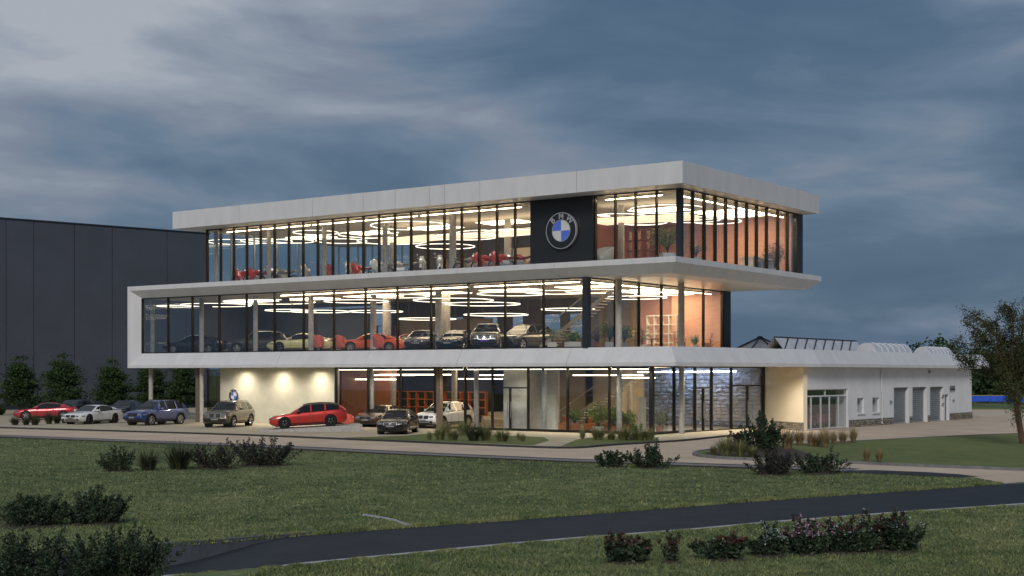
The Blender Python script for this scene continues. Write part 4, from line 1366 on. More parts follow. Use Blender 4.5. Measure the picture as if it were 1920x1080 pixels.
def tuft_mesh(rng, h, w, n):
    vs_, fs = [], []
    for i in range(n):
        a = rng.uniform(0, 2 * math.pi)
        r0 = rng.uniform(0, 0.20) * w
        hh = h * rng.uniform(0.45, 1.1)
        out = math.sqrt(rng.uniform(0.01, 1)) * 0.62 * w
        hh *= 1.0 - 0.35 * (out / (0.62 * w)) ** 2
        droop = rng.uniform(0.0, 0.35) * (out / w)
        bx, by = math.cos(a) * r0, math.sin(a) * r0
        a2 = a + rng.normal(0, 0.6)
        ca, sa = math.cos(a2), math.sin(a2)
        bw = 0.012 * rng.uniform(0.6, 1.3)
        px_, py_ = -sa * bw, ca * bw
        o = len(vs_)
        for t in (0, 0.4, 0.75):
            f = 1 - t * 0.6
            x, y, z = bx + ca * out * t ** 1.5, by + sa * out * t ** 1.5, hh * (t - droop * t * t)
            vs_ += [(x - px_ * f, y - py_ * f, z), (x + px_ * f, y + py_ * f, z)]
        vs_.append((bx + ca * out, by + sa * out, hh * (1 - droop)))
        fs += [(o, o + 1, o + 3, o + 2), (o + 2, o + 3, o + 5, o + 4), (o + 4, o + 5, o + 6)]
    me = bpy.data.meshes.new('blades')
    me.from_pydata(vs_, [], fs)
    return me
TUFTS = [tuft_mesh(np.random.default_rng(50 + k), 1.0, 0.9, 330) for k in range(4)]
def tuft(label, px, py, wpx, hpx, material, z=0.0, group=None, k=0):
    p = gp(px, py, z)
    s = p.y / F
    t = thing('grass_tuft', label, 'ornamental grass', p, random.uniform(0, 6.28), group)
    me = TUFTS[k % 4]
    o = bpy.data.objects.new('blades', me)
    COL.objects.link(o)
    o.parent = t
    o.scale = (wpx * s * 1.4, wpx * s * 1.4, hpx * s * 1.35)
    if not me.materials:
        me.materials.append(material)
    o.material_slots[0].link = 'OBJECT'
    o.material_slots[0].material = material
    sm = bpy.data.objects.new('crown_base', TUFT_BASE)
    COL.objects.link(sm)
    sm.parent = t
    sm.scale = (wpx * s * 0.3, wpx * s * 0.3, 1)
    return t
_tb = MB().lathe([(1.0, -0.02), (0.7, 0.03), (0.001, 0.05)], 8)
TUFT_BASE = _tb.mesh('crown_base')
TUFT_BASE.materials.append(M_SOIL)

def make_tree(rng, h, cw, trunk_h, nl, leaf, lean=(0, 0), nbranch=16, layers=True, crown_low=0.25, cone=False):
    """trunk MB, leaf centres, dirs, sizes. Leaves sit in flattened clumps at the ends of limbs."""
    mb = MB()
    top = np.array([lean[0], lean[1], h * 0.93])
    tr = [np.array([0, 0, 0.0]), np.array([lean[0] * 0.15 + rng.normal(0, .04), lean[1] * .15, trunk_h]), np.array([lean[0] * .5, lean[1] * .5, h * 0.6]), top]
    r0 = 0.028 * h
    mb.tube(tr, [r0, r0 * .72, r0 * .42, r0 * .1], 8)
    C, D, S = [], [], []
    clumps = []
    for i in range(nbranch):
        f = crown_low + (1 - crown_low) * (i + 0.5) / nbranch
        z0 = trunk_h * 0.9 + (h * 0.88 - trunk_h * 0.9) * max(0, f - 0.18)
        prof = math.sin(math.pi * min(1, (0.18 + 0.82 * f)) ** 0.9) ** 0.6 if f < 0.97 else 0.35
        if cone:
            prof = (1.06 - f) ** 0.62 * min(1, 0.55 + f * 1.8)
        ang = i * 2.399 + rng.normal(0, 0.3)
        ln = cw * 0.5 * prof * rng.uniform(0.72, 1.12)
        u = (z0 / (h * 0.93))
        b0 = np.array([lean[0] * u, lean[1] * u, z0])
        tip = b0 + np.array([math.cos(ang) * ln, math.sin(ang) * ln, h * 0.10 * rng.uniform(0.4, 1.3)])
        mid = (b0 + tip) / 2 + np.array([0, 0, h * 0.03])
        mb.tube([b0, mid, tip], [r0 * 0.34, r0 * 0.2, r0 * 0.06], 5, cap=False)
        for q in range(4):
            s_ = rng.uniform(0.3, 0.9)
            p_ = b0 + (tip - b0) * s_
            t2 = p_ + unit(rng.normal(0, 1, 3) * np.array([1, 1, 0.35])) * ln * 0.38
            mb.tube([p_, t2], [r0 * 0.12, r0 * 0.03], 4, cap=False)
            clumps.append((t2, cw * rng.uniform(0.07, 0.12)))
        clumps.append((tip, cw * rng.uniform(0.09, 0.14)))
        clumps.append((mid, cw * rng.uniform(0.08, 0.12)))
    clumps.append((top, cw * 0.11))
    clumps.append((top + np.array([0, 0, h * 0.03]), cw * 0.06))
    per = int(nl / len(clumps))
    for c, r in clumps:
        n = max(4, int(per * rng.uniform(0.4, 1.6)))
        P = rng.normal(0, 1, (n, 3)) * np.array([r, r, r * (0.30 if layers else 0.7)]) + c
        C.append(P)
        D.append(unit(rng.normal(0, 1, (n, 3)) * np.array([1, 1, 0.6]) + np.array([0, 0, -0.1])))
        S.append(rng.uniform(0.6, 1.3, n) * leaf)
    return mb, np.concatenate(C), np.concatenate(D), np.concatenate(S)
def tree(name, label, p, h, cw, trunk_h, nl, leaf, lmat, seed, group=None, **kw):
    rng = np.random.default_rng(seed)
    t = thing(name, label, 'tree', p, 0, group)
    mb, C, D, S = make_tree(rng, h, cw, trunk_h, nl, leaf, **kw)
    mb.build('trunk', M_BARK, t, smooth=40)
    put('crown', leaf_mesh('crown', C, D, S, 0.7, rng), lmat, t)
    return t
# trees along the hall (base y estimated just behind the parked cars)
hall_trees = [(37, 784, 84, 112, 'broad dark green tree by the hall, behind the red coupe'),
              (118, 783, 92, 116, 'tallest dark green tree by the hall, behind the white coupe'),
              (211, 779, 80, 104, 'dark green tree by the hall, behind the blue car'),
              (283, 783, 78, 104, 'dark green tree behind the slim column under the white frame'),
              (345, 785, 72, 106, 'dark green tree under the white frame, nearest the plaster wall')]
for i, (px, py, w, h, lab) in enumerate(hall_trees):
    p = gp(px, 779)
    s = p.y / F
    tree('broadleaf_tree', lab, p, h * s * 1.02, w * s * 0.98, h * s * 0.20, 8500, 0.19, M_LEAFT, 300 + i, 'trees along the dark hall', nbranch=24, crown_low=0.10, cone=True)
# low dark hedge closing the gap by the hall
for i, (px, w, lab) in enumerate(((-6, 30, 'low dark shrub at the foot of the hall beside the first tree'), (160, 26, 'low dark shrub at the foot of the hall between two trees'),
                                  (250, 26, 'low dark shrub at the foot of the hall by the slim column'))):
    shrub('hall_shrub', lab, px, 780, w, 24, M_LEAFT, leaf=0.22, nleaf=1500, nstem=20, seed=60 + i, group='shrubs at the foot of the hall')
# tree by the drive
p = gp(1917, 831, 0.1)
s = p.y / F
rng = np.random.default_rng(77)
t = thing('olive_tree', 'sparse brown-green tree with leaning trunk on the lawn island', 'tree', p, 0)
mb = MB()
def limb(pts, r0, r1):
    pts = [np.array(q) for q in pts]
    mb.tube(pts, list(np.linspace(r0, r1, len(pts))), 7)
def P2(px_, py_, dy=0.0):
    return np.array([(px_ - 1917) * s, dy, (831 - py_) * s])
trunk_top = P2(1901, 720)
limb([P2(1917, 831), P2(1911, 790, 0.05), P2(1905, 750, 0.1), trunk_top], 0.17, 0.12)
limb([P2(1912, 760, .1), P2(1916, 735, .2), P2(1922, 700, 0.4)], 0.10, 0.05)
ends = []
spec = [((1882, 690), (1858, 650), (1830, 632), (1804, 608), -0.3), ((1890, 670), (1878, 630), (1872, 610), (1862, 598), 0.4), ((1898, 660), (1900, 620), (1898, 590), (1890, 575), 0.0),
        ((1912, 660), (1925, 620), (1940, 590), (1950, 570), 0.3), ((1880, 705), (1860, 690), (1840, 678), (1822, 672), 0.6), ((1915, 690), (1940, 670), (1965, 650), (1985, 640), -0.4),
        ((1885, 700), (1870, 720), (1858, 735), (1868, 745), -0.8), ((1905, 690), (1915, 650), (1912, 610), (1915, 585), -0.8), ((1893, 740), (1878, 752), (1868, 760), (1862, 765), -0.9),
        ((1908, 770), (1895, 775), (1885, 782), (1878, 790), -0.5), ((1880, 670), (1850, 645), (1835, 640), (1815, 642), 0.9), ((1900, 640), (1882, 615), (1870, 590), (1868, 580), 1.0)]
C, D, S = [], [], []
for k, sp in enumerate(spec):
    pts = [trunk_top if k not in (8, 9) else P2(1904 if k == 8 else 1909, 745 if k == 8 else 770, 0.1)] + [P2(q[0], q[1], sp[4] * (j + 1)) for j, q in enumerate(sp[:4])]
    limb(pts, 0.07 if k < 8 else 0.035, 0.008)
    for j in range(1, 5):
        for q in range(10 if k < 8 else 4):
            f = rng.uniform()
            b0 = pts[j - 1] * (1 - f) + pts[j] * f
            tw = b0 + unit(rng.normal(0, 1, 3) * np.array([1, 1, .7])) * rng.uniform(0.25, 0.85)
            mb.tube([b0, tw], [0.012, 0.004], 4, cap=False)
            n = int(rng.integers(45, 110)) if k < 8 or k > 9 else int(rng.integers(8, 20))
            ff = rng.uniform(0.2, 1, n)[:, None]
            C.append(b0 * (1 - ff) + tw * ff + rng.normal(0, 0.13, (n, 3)))
            D.append(unit(rng.normal(0, 1, (n, 3))))
            S.append(rng.uniform(0.06, 0.12, n))
mb.build('trunk', mat('reddish_bark', (0.105, 0.058, 0.036), 0.9, var=0.3, vscale=8, bump=0.6, bscale=30), t, smooth=50)
put('crown', leaf_mesh('crown', np.concatenate(C), np.concatenate(D), np.concatenate(S), 0.6, rng), M_LEAFO, t)
# far trees behind the wing
far = [(1722, 168, 1.0, 7.2), (1757, 160, 1.15, 7.6), (1778, 170, 1.0, 7.3), (1822, 190, 1.3, 7.0), (1848, 182, 1.4, 8.0), (1880, 195, 1.5, 8.5), (1915, 188, 1.5, 9.0), (1955, 200, 1.6, 9.0), (2010, 200, 1.6, 9.0)]
lab_far = ['small far tree top showing beside the short barrel rooflight', 'far tree clump showing above the wing roof end', 'dark far tree top above the wing roof next to the olive tree', 'far dark tree hugging the end wall of the wing',
           'far dark tree behind the blue barrier near the wing', 'broad far tree behind the middle of the blue barrier', 'far dark tree seen through the olive tree crown', 'far dark tree beyond the olive tree trunk', 'outermost far dark tree beyond the lawn island']
for i, (px, Y, sc_, h) in enumerate(far):
    tree('background_tree', lab_far[i], ((px - 960) / F * Y, Y, 0), h, 5.2 * sc_, 0.9, 3200, 0.42, M_LEAFT, 400 + i, 'far trees behind the wing', nbranch=13, layers=False, crown_low=0.05)
# tree seen through the far end of the middle floor
tree('background_tree', 'slim tree seen through the far end of the middle-floor glazing', (W(53, 22)[0], W(53, 22)[1], 0), 11.0, 4.2, 2.0, 3500, 0.30, M_LEAFT, 431, None, nbranch=16, layers=False)

# ---- shrubs in the lawn beds, on the lawn and along the road
SH = [  # name, label, px, py, w, h, mat, leaf, n, stems
    ('evergreen_shrub', 'outermost dark leafy shrub of the row in the far lawn bed', 223, 884, 74, 54, M_LEAFD, 0.09, 1700, 24),
    ('evergreen_shrub', 'dark feathery shrub in the middle of the far lawn bed row', 405, 879, 118, 54, M_LEAFP, 0.085, 2900, 38),
    ('evergreen_shrub', 'large rounded dark shrub ending the far lawn bed row before the olive car', 492, 873, 130, 60, M_LEAFP, 0.085, 4600, 46),
    ('evergreen_shrub', 'broad dark shrub cut by the picture edge behind the corner shrub', 60, 986, 170, 66, M_LEAFD, 0.07, 6500, 60),
    ('evergreen_shrub', 'dark shrub with upright shoots behind the corner shrubs', 178, 982, 125, 72, M_LEAFD, 0.07, 6000, 52),
    ('evergreen_shrub', 'big dark shrub filling the bottom corner of the lawn', 52, 1104, 240, 118, M_LEAFD, 0.06, 11000, 84),
    ('evergreen_shrub', 'dark leafy shrub overhanging the concrete wall by the road', 225, 1092, 210, 108, M_LEAFD, 0.06, 10500, 80),
    ('lawn_shrub', 'smaller dark shrub on the lawn edge before the entrance', 1143, 876, 66, 36, M_LEAFD, 0.10, 1500, 24),
    ('lawn_shrub', 'larger dark shrub on the lawn edge before the entrance', 1221, 877, 94, 50, M_LEAFD, 0.10, 2600, 32),
    ('bed_shrub', 'tall spiky dark shrub standing in the kerbed bed', 1425, 846, 100, 78, M_LEAFD, 0.13, 4200, 46),
    ('bed_shrub', 'low brownish shrub beside the tall spiky one in the kerbed bed', 1384, 846, 52, 40, M_LEAFP, 0.12, 1300, 22),
    ('lawn_shrub', 'greyish dark shrub on the drive verge below the tall spiky one', 1450, 890, 105, 58, M_LEAFP, 0.09, 3000, 40),
    ('lawn_shrub', 'round dark shrub on the drive verge reaching towards the asphalt patch', 1535, 888, 100, 50, M_LEAFD, 0.09, 2800, 38),
]
for i, (nm, lab, px, py, w, h, mt, lf, nl, ns) in enumerate(SH):
    zz_ = -0.05 if 'wall' in lab else (0.1 if nm == 'bed_shrub' else 0.0)
    shrub(nm, lab, px, py, w, h, mt, lf, nl, ns, seed=i, group={'evergreen_shrub': 'shrubs in the lawn beds', 'lawn_shrub': 'shrubs on the lawn edge', 'bed_shrub': 'shrubs in the kerbed bed'}[nm], z=zz_)
shrub('flower_shrub', 'dark shrub with reddish tips by the road, nearest the concrete wall', 1172, 1054, 112, 58, M_LEAFD, 0.10, 1900, 30, seed=31, tipmat=M_LEAFR, tipfrac=0.55, group='shrubs between road and near lawn')
shrub('flower_shrub', 'thin upright shrub with one tall red flower stalk', 1258, 1055, 56, 60, M_LEAFD, 0.08, 420, 14, seed=32, tipmat=M_LEAFR, tipfrac=0.5, spiky=1.2, group='shrubs between road and near lawn')
shrub('flower_shrub', 'rounded shrub with crimson leaves on top', 1360, 1049, 102, 56, M_LEAFD, 0.10, 1800, 28, seed=33, tipmat=M_LEAFR, tipfrac=0.8, group='shrubs between road and near lawn')
shrub('flower_shrub', 'shrub dotted with pale flowers next to the crimson one', 1445, 1043, 92, 60, M_LEAFD, 0.085, 2200, 30, seed=34, blossom=M_WPETAL, nblossom=60, group='shrubs between road and near lawn')
shrub('flower_shrub', 'shrub crowned with pink blossom', 1512, 1040, 96, 70, M_LEAFD, 0.085, 2400, 34, seed=35, tipmat=M_LEAFR, tipfrac=0.35, blossom=M_PINK, nblossom=110, group='shrubs between road and near lawn')
shrub('flower_shrub', 'wide red-tipped shrub with a few pale flowers', 1588, 1036, 118, 76, M_LEAFD, 0.085, 3400, 40, seed=36, tipmat=M_LEAFR, tipfrac=0.7, blossom=M_WPETAL, nblossom=45, group='shrubs between road and near lawn')
shrub('flower_shrub', 'large dark shrub ending the flowering row', 1672, 1034, 120, 80, M_LEAFD, 0.085, 4200, 46, seed=37, tipmat=M_LEAFR, tipfrac=0.35, blossom=M_WPETAL, nblossom=30, group='shrubs between road and near lawn')
# ---- ornamental grasses
def tuft_row(items, where, material, z=0.0, group=None, frm='the dark hall'):
    for i, it in enumerate(items):
        px, py, w, h = it[:4]
        tuft('%s, %s from %s' % (where, ORD[i], frm), px, py, w, h, it[4] if len(it) > 4 else material, z, group, i)
tuft_row([(278, 882, 40, 36), (335, 880, 56, 46)], 'dark reed clump in the far lawn bed', M_TUFTD, 0.0, 'reed clumps in the lawn bed')
tuft_row([(28, 797, 18, 15), (49, 797, 16, 14), (66, 797, 20, 18), (92, 795, 18, 22), (107, 794, 16, 16), (121, 793, 16, 15)], 'grass clump at the forecourt edge by the red coupe', M_TUFTD, FZ, 'grass clumps by the red coupe')
tuft_row([(805, 825, 10, 16), (825, 825, 24, 26), (836, 812, 24, 18), (850, 826, 26, 24), (868, 816, 24, 24), (888, 827, 34, 30, M_TUFTD), (910, 826, 30, 32), (942, 828, 32, 22), (972, 825, 9, 13), (980, 828, 12, 14)],
         'green grass clump in the bed before the white car', M_TUFTG, FZ, 'grass clumps in the forecourt bed')
tuft_row([(1092, 823, 13, 17), (1122, 825, 30, 24), (1146, 825, 20, 18), (1168, 826, 28, 24), (1200, 826, 26, 20), (1217, 826, 22, 22)], 'grass clump in the bed at the glass corner', M_TUFTG, FZ, 'grass clumps at the glass corner')
tuft_row([(1338, 851, 15, 16), (1361, 854, 34, 34), (1388, 855, 26, 28), (1411, 856, 24, 18)], 'yellow-green grass clump in the kerbed bed', M_TUFTG, 0.1, 'grass clumps in the kerbed bed')
tuft_row([(1452, 835, 14, 18), (1476, 842, 30, 40), (1499, 834, 22, 30), (1520, 836, 16, 26), (1531, 836, 18, 22), (1546, 838, 24, 34), (1563, 832, 14, 24), (1580, 830, 18, 22), (1600, 829, 15, 26)],
         'tan grass clump on the lawn island edge', M_TUFTT, 0.1, 'tan grass clumps on the lawn island')
tuft_row([(1625, 864, 14, 24), (1649, 865, 14, 23)], 'lone tan grass clump on the island kerb', M_TUFTT, 0.1, 'lone tan grass clumps')
shrub('bed_shrub', 'leafy pale shrub in the bed at the glass corner post', 1190, 824, 46, 46, M_LEAFG, 0.12, 900, 18, seed=70, z=FZ, group='shrubs in the forecourt bed')
# ================================================================== VEHICLES (local x forward, y to the car's left, z up)
def lerp_tab(x, tab):
    if x <= tab[0][0]:
        return tab[0][1]
    for (x0, y0), (x1, y1) in zip(tab, tab[1:]):
        if x <= x1:
            t = (x - x0) / (x1 - x0)
            t = t * t * (3 - 2 * t) * 0.5 + t * 0.5
            return y0 + (y1 - y0) * t
    return tab[-1][1]
CARS = {
 'sedan': dict(L=4.95, W=1.88, H=1.46, wb=2.95, wr=0.345, xo=0.05, zb=0.20,
    top=[(-2.47, .78), (-2.40, .98), (-2.0, 1.06), (-1.2, 1.04), (0.0, .99), (0.95, .97), (1.6, .90), (2.2, .81), (2.40, .74), (2.47, .62)],
    roof=[(-1.95, 1.05), (-1.3, 1.33), (-0.75, 1.44), (-0.2, 1.46), (0.3, 1.40), (0.75, 1.19), (1.12, .965)], pil=[(-1.95, -1.22), (-0.28, -0.20), (0.60, 1.12)]),
 'coupe': dict(L=4.85, W=1.92, H=1.36, wb=2.82, wr=0.355, xo=0.05, zb=0.17,
    top=[(-2.42, .72), (-2.34, .96), (-2.0, 1.02), (-1.2, 1.00), (0.0, .93), (0.85, .92), (1.6, .84), (2.15, .75), (2.34, .67), (2.42, .56)],
    roof=[(-2.1, 1.00), (-1.4, 1.20), (-0.7, 1.34), (-0.1, 1.36), (0.3, 1.29), (0.70, 1.10), (1.05, .915)], pil=[(-2.1, -1.15), (0.55, 1.05)]),
 'wagon': dict(L=4.80, W=1.92, H=1.46, wb=2.86, wr=0.355, xo=0.06, zb=0.17,
    top=[(-2.40, .80), (-2.36, 1.02), (-2.0, 1.06), (-1.0, 1.03), (0.0, .98), (0.9, .95), (1.6, .87), (2.12, .79), (2.32, .71), (2.40, .58)],
    roof=[(-2.28, 1.06), (-2.0, 1.32), (-1.6, 1.42), (-0.8, 1.46), (-0.1, 1.45), (0.3, 1.37), (0.75, 1.15), (1.08, .945)], pil=[(-2.28, -1.92), (-1.12, -1.02), (-0.22, -0.14), (0.60, 1.08)]),
 'suv': dict(L=4.95, W=2.0, H=1.76, wb=2.98, wr=0.385, xo=0.05, zb=0.26,
    top=[(-2.47, .85), (-2.42, 1.12), (-2.0, 1.20), (-1.0, 1.17), (0.0, 1.13), (0.95, 1.12), (1.6, 1.07), (2.15, .96), (2.38, .84), (2.47, .62)],
    roof=[(-2.32, 1.20), (-2.05, 1.52), (-1.6, 1.68), (-0.8, 1.75), (0.0, 1.74), (0.35, 1.66), (0.80, 1.38), (1.15, 1.115)], pil=[(-2.32, -1.80), (-1.20, -1.08), (-0.18, -0.08), (0.66, 1.15)]),
 'bigsuv': dict(L=5.11, W=2.02, H=1.77, wb=3.10, wr=0.40, xo=0.05, zb=0.26,
    top=[(-2.55, .90), (-2.50, 1.12), (-2.0, 1.22), (-1.0, 1.20), (0.0, 1.18), (1.0, 1.17), (1.7, 1.14), (2.25, 1.06), (2.47, .96), (2.55, .66)],
    roof=[(-2.40, 1.20), (-2.05, 1.52), (-1.6, 1.68), (-0.8, 1.76), (0.0, 1.75), (0.40, 1.67), (0.85, 1.40), (1.18, 1.165)], pil=[(-2.40, -1.85), (-1.15, -1.03), (-0.12, -0.02), (0.70, 1.18)]),
}
def paint(name, col, metal=0.35, rough=0.32):
    return mat('paint_' + name, col, rough, metal=metal, var=0.04, vscale=2, coat=1.0)
CARMESH = {}
def car_meshes(kind):
    if kind in CARMESH:
        return CARMESH[kind]
    c = CARS[kind]
    L, Wd, H, wb, wr, xo, zb = (c[k] for k in ('L', 'W', 'H', 'wb', 'wr', 'xo', 'zb'))
    half = L / 2
    def hw(x):
        f = abs(x) / half
        e = 0.17 if x > 0 else 0.12
        return Wd / 2 * (1 - e * max(0, (f - 0.62) / 0.38) ** 2.2)
    xs_ = [half - v for v in (0, .02, .06, .14, .28, .48, .75)] + list(np.linspace(half - 1.05, -half + 0.9, 16)) + [-half + v for v in (.62, .4, .22, .10, .04, 0)]
    rings = []
    for x in xs_:
        f = abs(x) / half
        w = hw(x)
        zt = lerp_tab(x, c['top'])
        b = zb + (0.16 * max(0, (f - 0.86) / 0.14) ** 1.5)
        h = zt - b
        hs = [(0, b), (.80 * w, b), (.95 * w, b + .06), (.985 * w, b + .20 * h), (1.0 * w, b + .45 * h), (.985 * w, b + .68 * h), (.965 * w, b + .84 * h), (.90 * w, b + .955 * h), (.72 * w, zt + .005), (.38 * w, zt + .022), (0, zt + .028)]
        ring = [(x, y, z) for y, z in hs] + [(x, -y, z) for y, z in hs[-2:0:-1]]
        rings.append(ring)
    body = MB().loft(rings)
    bvh = BVHTree.FromPolygons([Vector(v) for v in body.v], body.f)
    bme = body.mesh('body')
    bm = bmesh.new(); bm.from_mesh(bme); bmesh.ops.recalc_face_normals(bm, faces=bm.faces); bm.to_mesh(bme); bm.free()
    # wheel housings cut out of the body
    cut = MB()
    wx = (xo + wb / 2, xo - wb / 2)
    for x in wx:
        for s in (-1, 1):
            y0, y1 = (Wd / 2 - 0.36) * s, (Wd / 2 + 0.2) * s
            cut.lathe([(wr + 0.045, min(y0, y1)), (wr + 0.045, max(y0, y1))], 26, 'y', (x, 0, wr), cap=True)
    cme = cut.mesh('cut')
    bm = bmesh.new(); bm.from_mesh(cme); bmesh.ops.recalc_face_normals(bm, faces=bm.faces); bm.to_mesh(cme); bm.free()
    ob, oc = bpy.data.objects.new('tmpb', bme), bpy.data.objects.new('tmpc', cme)
    COL.objects.link(ob); COL.objects.link(oc)
    md = ob.modifiers.new('cut', 'BOOLEAN')
    md.operation = 'DIFFERENCE'; md.object = oc; md.solver = 'EXACT'
    dg = bpy.context.evaluated_depsgraph_get()
    dg.update()
    res = bpy.data.meshes.new_from_object(ob.evaluated_get(dg))
    bpy.data.objects.remove(ob); bpy.data.objects.remove(oc)
    res.name = 'body'
    out = {'body': [(res, 'paint', 38)]}
    # greenhouse split into windscreen, rear window, side windows, pillars and roof
    roof = c['roof']
    gx = sorted(set([x for x, _ in roof] + [p for pr in c['pil'] for p in pr] + list(np.linspace(roof[0][0], roof[-1][0], 22))))
    groups = {'windscreen': MB(), 'rear_window': MB(), 'side_window': MB(), 'roof_panel': MB(), 'pillar': MB()}
    zr = [lerp_tab(x, roof) for x in gx]
    def gsec(x, z):
        zt = lerp_tab(x, c['top']) - 0.012
        w = hw(x) * 0.925
        tall = max(0.0, z - zt)
        wt = w - 0.42 * tall - 0.03
        zs_ = max(zt, z - 0.05)
        return [(x, w, zt), (x, w - 0.30 * (zs_ - zt), zt + (zs_ - zt) * 0.55), (x, wt, zs_), (x, wt - 0.10, max(zt, z - 0.008)), (x, 0, max(zt, z) + 0.012 * min(1, tall * 4))]
    for i in range(len(gx) - 1):
        xa, xb = gx[i], gx[i + 1]
        sa_, sb_ = gsec(xa, zr[i]), gsec(xb, zr[i + 1])
        xm = (xa + xb) / 2
        slope = (zr[i + 1] - zr[i]) / (xb - xa)
        inpil = any(p0_ <= xm <= p1_ for p0_, p1_ in c['pil'])
        front, back = xm > 0.1 and slope < -0.25, xm < -0.4 and slope > (0.22 if kind in ('coupe', 'sedan') else 0.5)
        for s in (1, -1):
            A = [(p[0], p[1] * s, p[2]) for p in sa_]
            B = [(p[0], p[1] * s, p[2]) for p in sb_]
            def q(j, g):
                f = (A[j], B[j], B[j + 1], A[j + 1])
                if s < 0:
                    f = f[::-1]
                groups[g].add(f, [(0, 1, 2, 3)])
            q(0, 'pillar' if inpil else 'side_window')
            q(1, 'pillar' if inpil else 'side_window')
            q(2, 'pillar' if (front or back) else 'roof_panel')
            q(3, 'windscreen' if front else 'rear_window' if back else 'roof_panel')
    for g, mb_ in groups.items():
        if mb_.f:
            me = mb_.mesh(g)
            bm = bmesh.new(); bm.from_mesh(me); bmesh.ops.remove_doubles(bm, verts=bm.verts, dist=0.0005); bm.to_mesh(me); bm.free()
            out[g] = [(me, 'paint' if g in ('pillar', 'roof_panel') else 'glass', 40)]
    def patch(axis, sgn, u0, u1, z0, z1, off, n=5, k=3, round_=False):
        """a sheet laid on the body: axis x -> front or rear, axis y -> flank"""
        mb_ = MB()
        vv = []
        for j in range(k + 1):
            for i in range(n + 1):
                u = u0 + (u1 - u0) * i / n
                z = z0 + (z1 - z0) * j / k
                if round_:
                    cu, cz = (u0 + u1) / 2, (z0 + z1) / 2
                    du, dz = (u - cu) / ((u1 - u0) / 2), (z - cz) / ((z1 - z0) / 2)
                    m_ = max(abs(du), abs(dz))
                    r_ = math.hypot(du, dz)
                    if r_ > 0:
                        f = 0.72 + 0.28 * m_ / r_
                        u, z = cu + (u - cu) * f, cz + (z - cz) * f
                if axis == 'x':
                    hit = bvh.ray_cast(Vector((sgn * 6, u, z)), Vector((-sgn, 0, 0)))
                else:
                    hit = bvh.ray_cast(Vector((u, sgn * 4, z)), Vector((0, -sgn, 0)))
                if hit[0] is None:
                    p = Vector((sgn * half * 0.98, u, z)) if axis == 'x' else Vector((u, sgn * Wd / 2 * 0.95, z))
                else:
                    p = hit[0] + (Vector((sgn, 0, 0)) if axis == 'x' else Vector((0, sgn, 0))) * off
                vv.append(p)
        mb_.add(vv, [(j * (n + 1) + i, j * (n + 1) + i + 1, (j + 1) * (n + 1) + i + 1, (j + 1) * (n + 1) + i) for j in range(k) for i in range(n)])
        return mb_.mesh('patch')
    def add(name, me, m_, sm=40, parent=None):
        me.name = name
        out.setdefault(name, []).append((me, m_, sm))
    tf = lerp_tab(half - 0.12, c['top'])
    ty = hw(half)
    big = kind in ('suv', 'bigsuv')
    gz0, gz1 = (zb + 0.34, tf - 0.02) if not big else (zb + 0.40, tf + 0.0)
    for s in (-1, 1):
        add('grille_surround', patch('x', 1, s * 0.025, s * 0.43, gz0 - 0.02, gz1 + 0.015, 0.010, round_=True), 'chrome' if kind != 'wagon' else 'black')
        add('grille', patch('x', 1, s * 0.055, s * 0.40, gz0 + 0.005, gz1 - 0.01, 0.018, round_=True), 'black')
        add('headlight', patch('x', 1, s * 0.47, s * (ty - 0.05), gz1 - 0.135, gz1 - 0.01, 0.010), 'head')
        add('side_intake', patch('x', 1, s * 0.52, s * (ty - 0.08), zb + 0.10, zb + 0.26, 0.010, round_=True), 'black')
    add('lower_intake', patch('x', 1, -0.48, 0.48, zb + 0.08, zb + 0.25, 0.010, 8), 'black')
    add('number_plate', patch('x', 1, -0.24, 0.24, zb + 0.255, zb + 0.345, 0.022), 'plate')
    tr_ = lerp_tab(-half + 0.12, c['top'])
    for s in (-1, 1):
        add('tail_light', patch('x', -1, s * 0.42, s * (hw(-half) - 0.03), tr_ - 0.20, tr_ - 0.06, 0.010), 'tail')
        add('tail_light_wrap', patch('y', s, -half + 0.30, -half + 0.07, tr_ - 0.19, tr_ - 0.08, 0.008), 'tail')
        add('headlight_wrap', patch('y', s, half - 0.50, half - 0.18, gz1 - 0.11, gz1 - 0.03, 0.008), 'head')
        add('sill_trim', patch('y', s, xo - wb / 2 + wr + 0.1, xo + wb / 2 - wr - 0.1, zb + 0.02, zb + 0.13 + 0.04 * big, 0.008, 8, 2), 'black')
        for dx in ((0.62, -0.25, -1.1) if kind != 'coupe' else (0.6, -0.75)):
            zt_ = lerp_tab(dx, c['top']) - 0.07
            add('door_seam', patch('y', s, dx - 0.009, dx + 0.009, zb + 0.17, zt_, 0.004, 1, 5), 'black')
        for dx in ((-0.15, -1.0) if kind != 'coupe' else (-0.6,)):
            zt_ = lerp_tab(dx, c['top']) - 0.17
            add('door_handle', patch('y', s, dx - 0.1, dx + 0.08, zt_, zt_ + 0.03, 0.022, 2, 1), 'paint')
        mb_ = MB()
        zm = lerp_tab(0.62, c['top']) + 0.06
        ym = s * (hw(0.62) + 0.02)
        mb_.loft([[(0.72, ym + s * dy, zm + dz) for dy, dz in ((-.05, -.03), (.10, -.05), (.14, .0), (.11, .06), (-.02, .06))],
                  [(0.56, ym + s * dy, zm + dz) for dy, dz in ((-.05, -.04), (.12, -.06), (.16, .0), (.12, .075), (-.02, .075))]])
        add('mirror', mb_.mesh('mirror'), 'black' if kind in ('wagon', 'bigsuv') else 'paint', 30)
        mb_ = MB()
        mb_.tube([(x, s * (hw(x) * 0.93 - 0.02), lerp_tab(x, c['top']) + 0.004) for x in np.linspace(roof[0][0] + 0.25, roof[-1][0] - 0.1, 12)], 0.011, 4)
        add('belt_trim', mb_.mesh('belt_trim'), 'chrome' if kind in ('sedan', 'suv') else 'black')
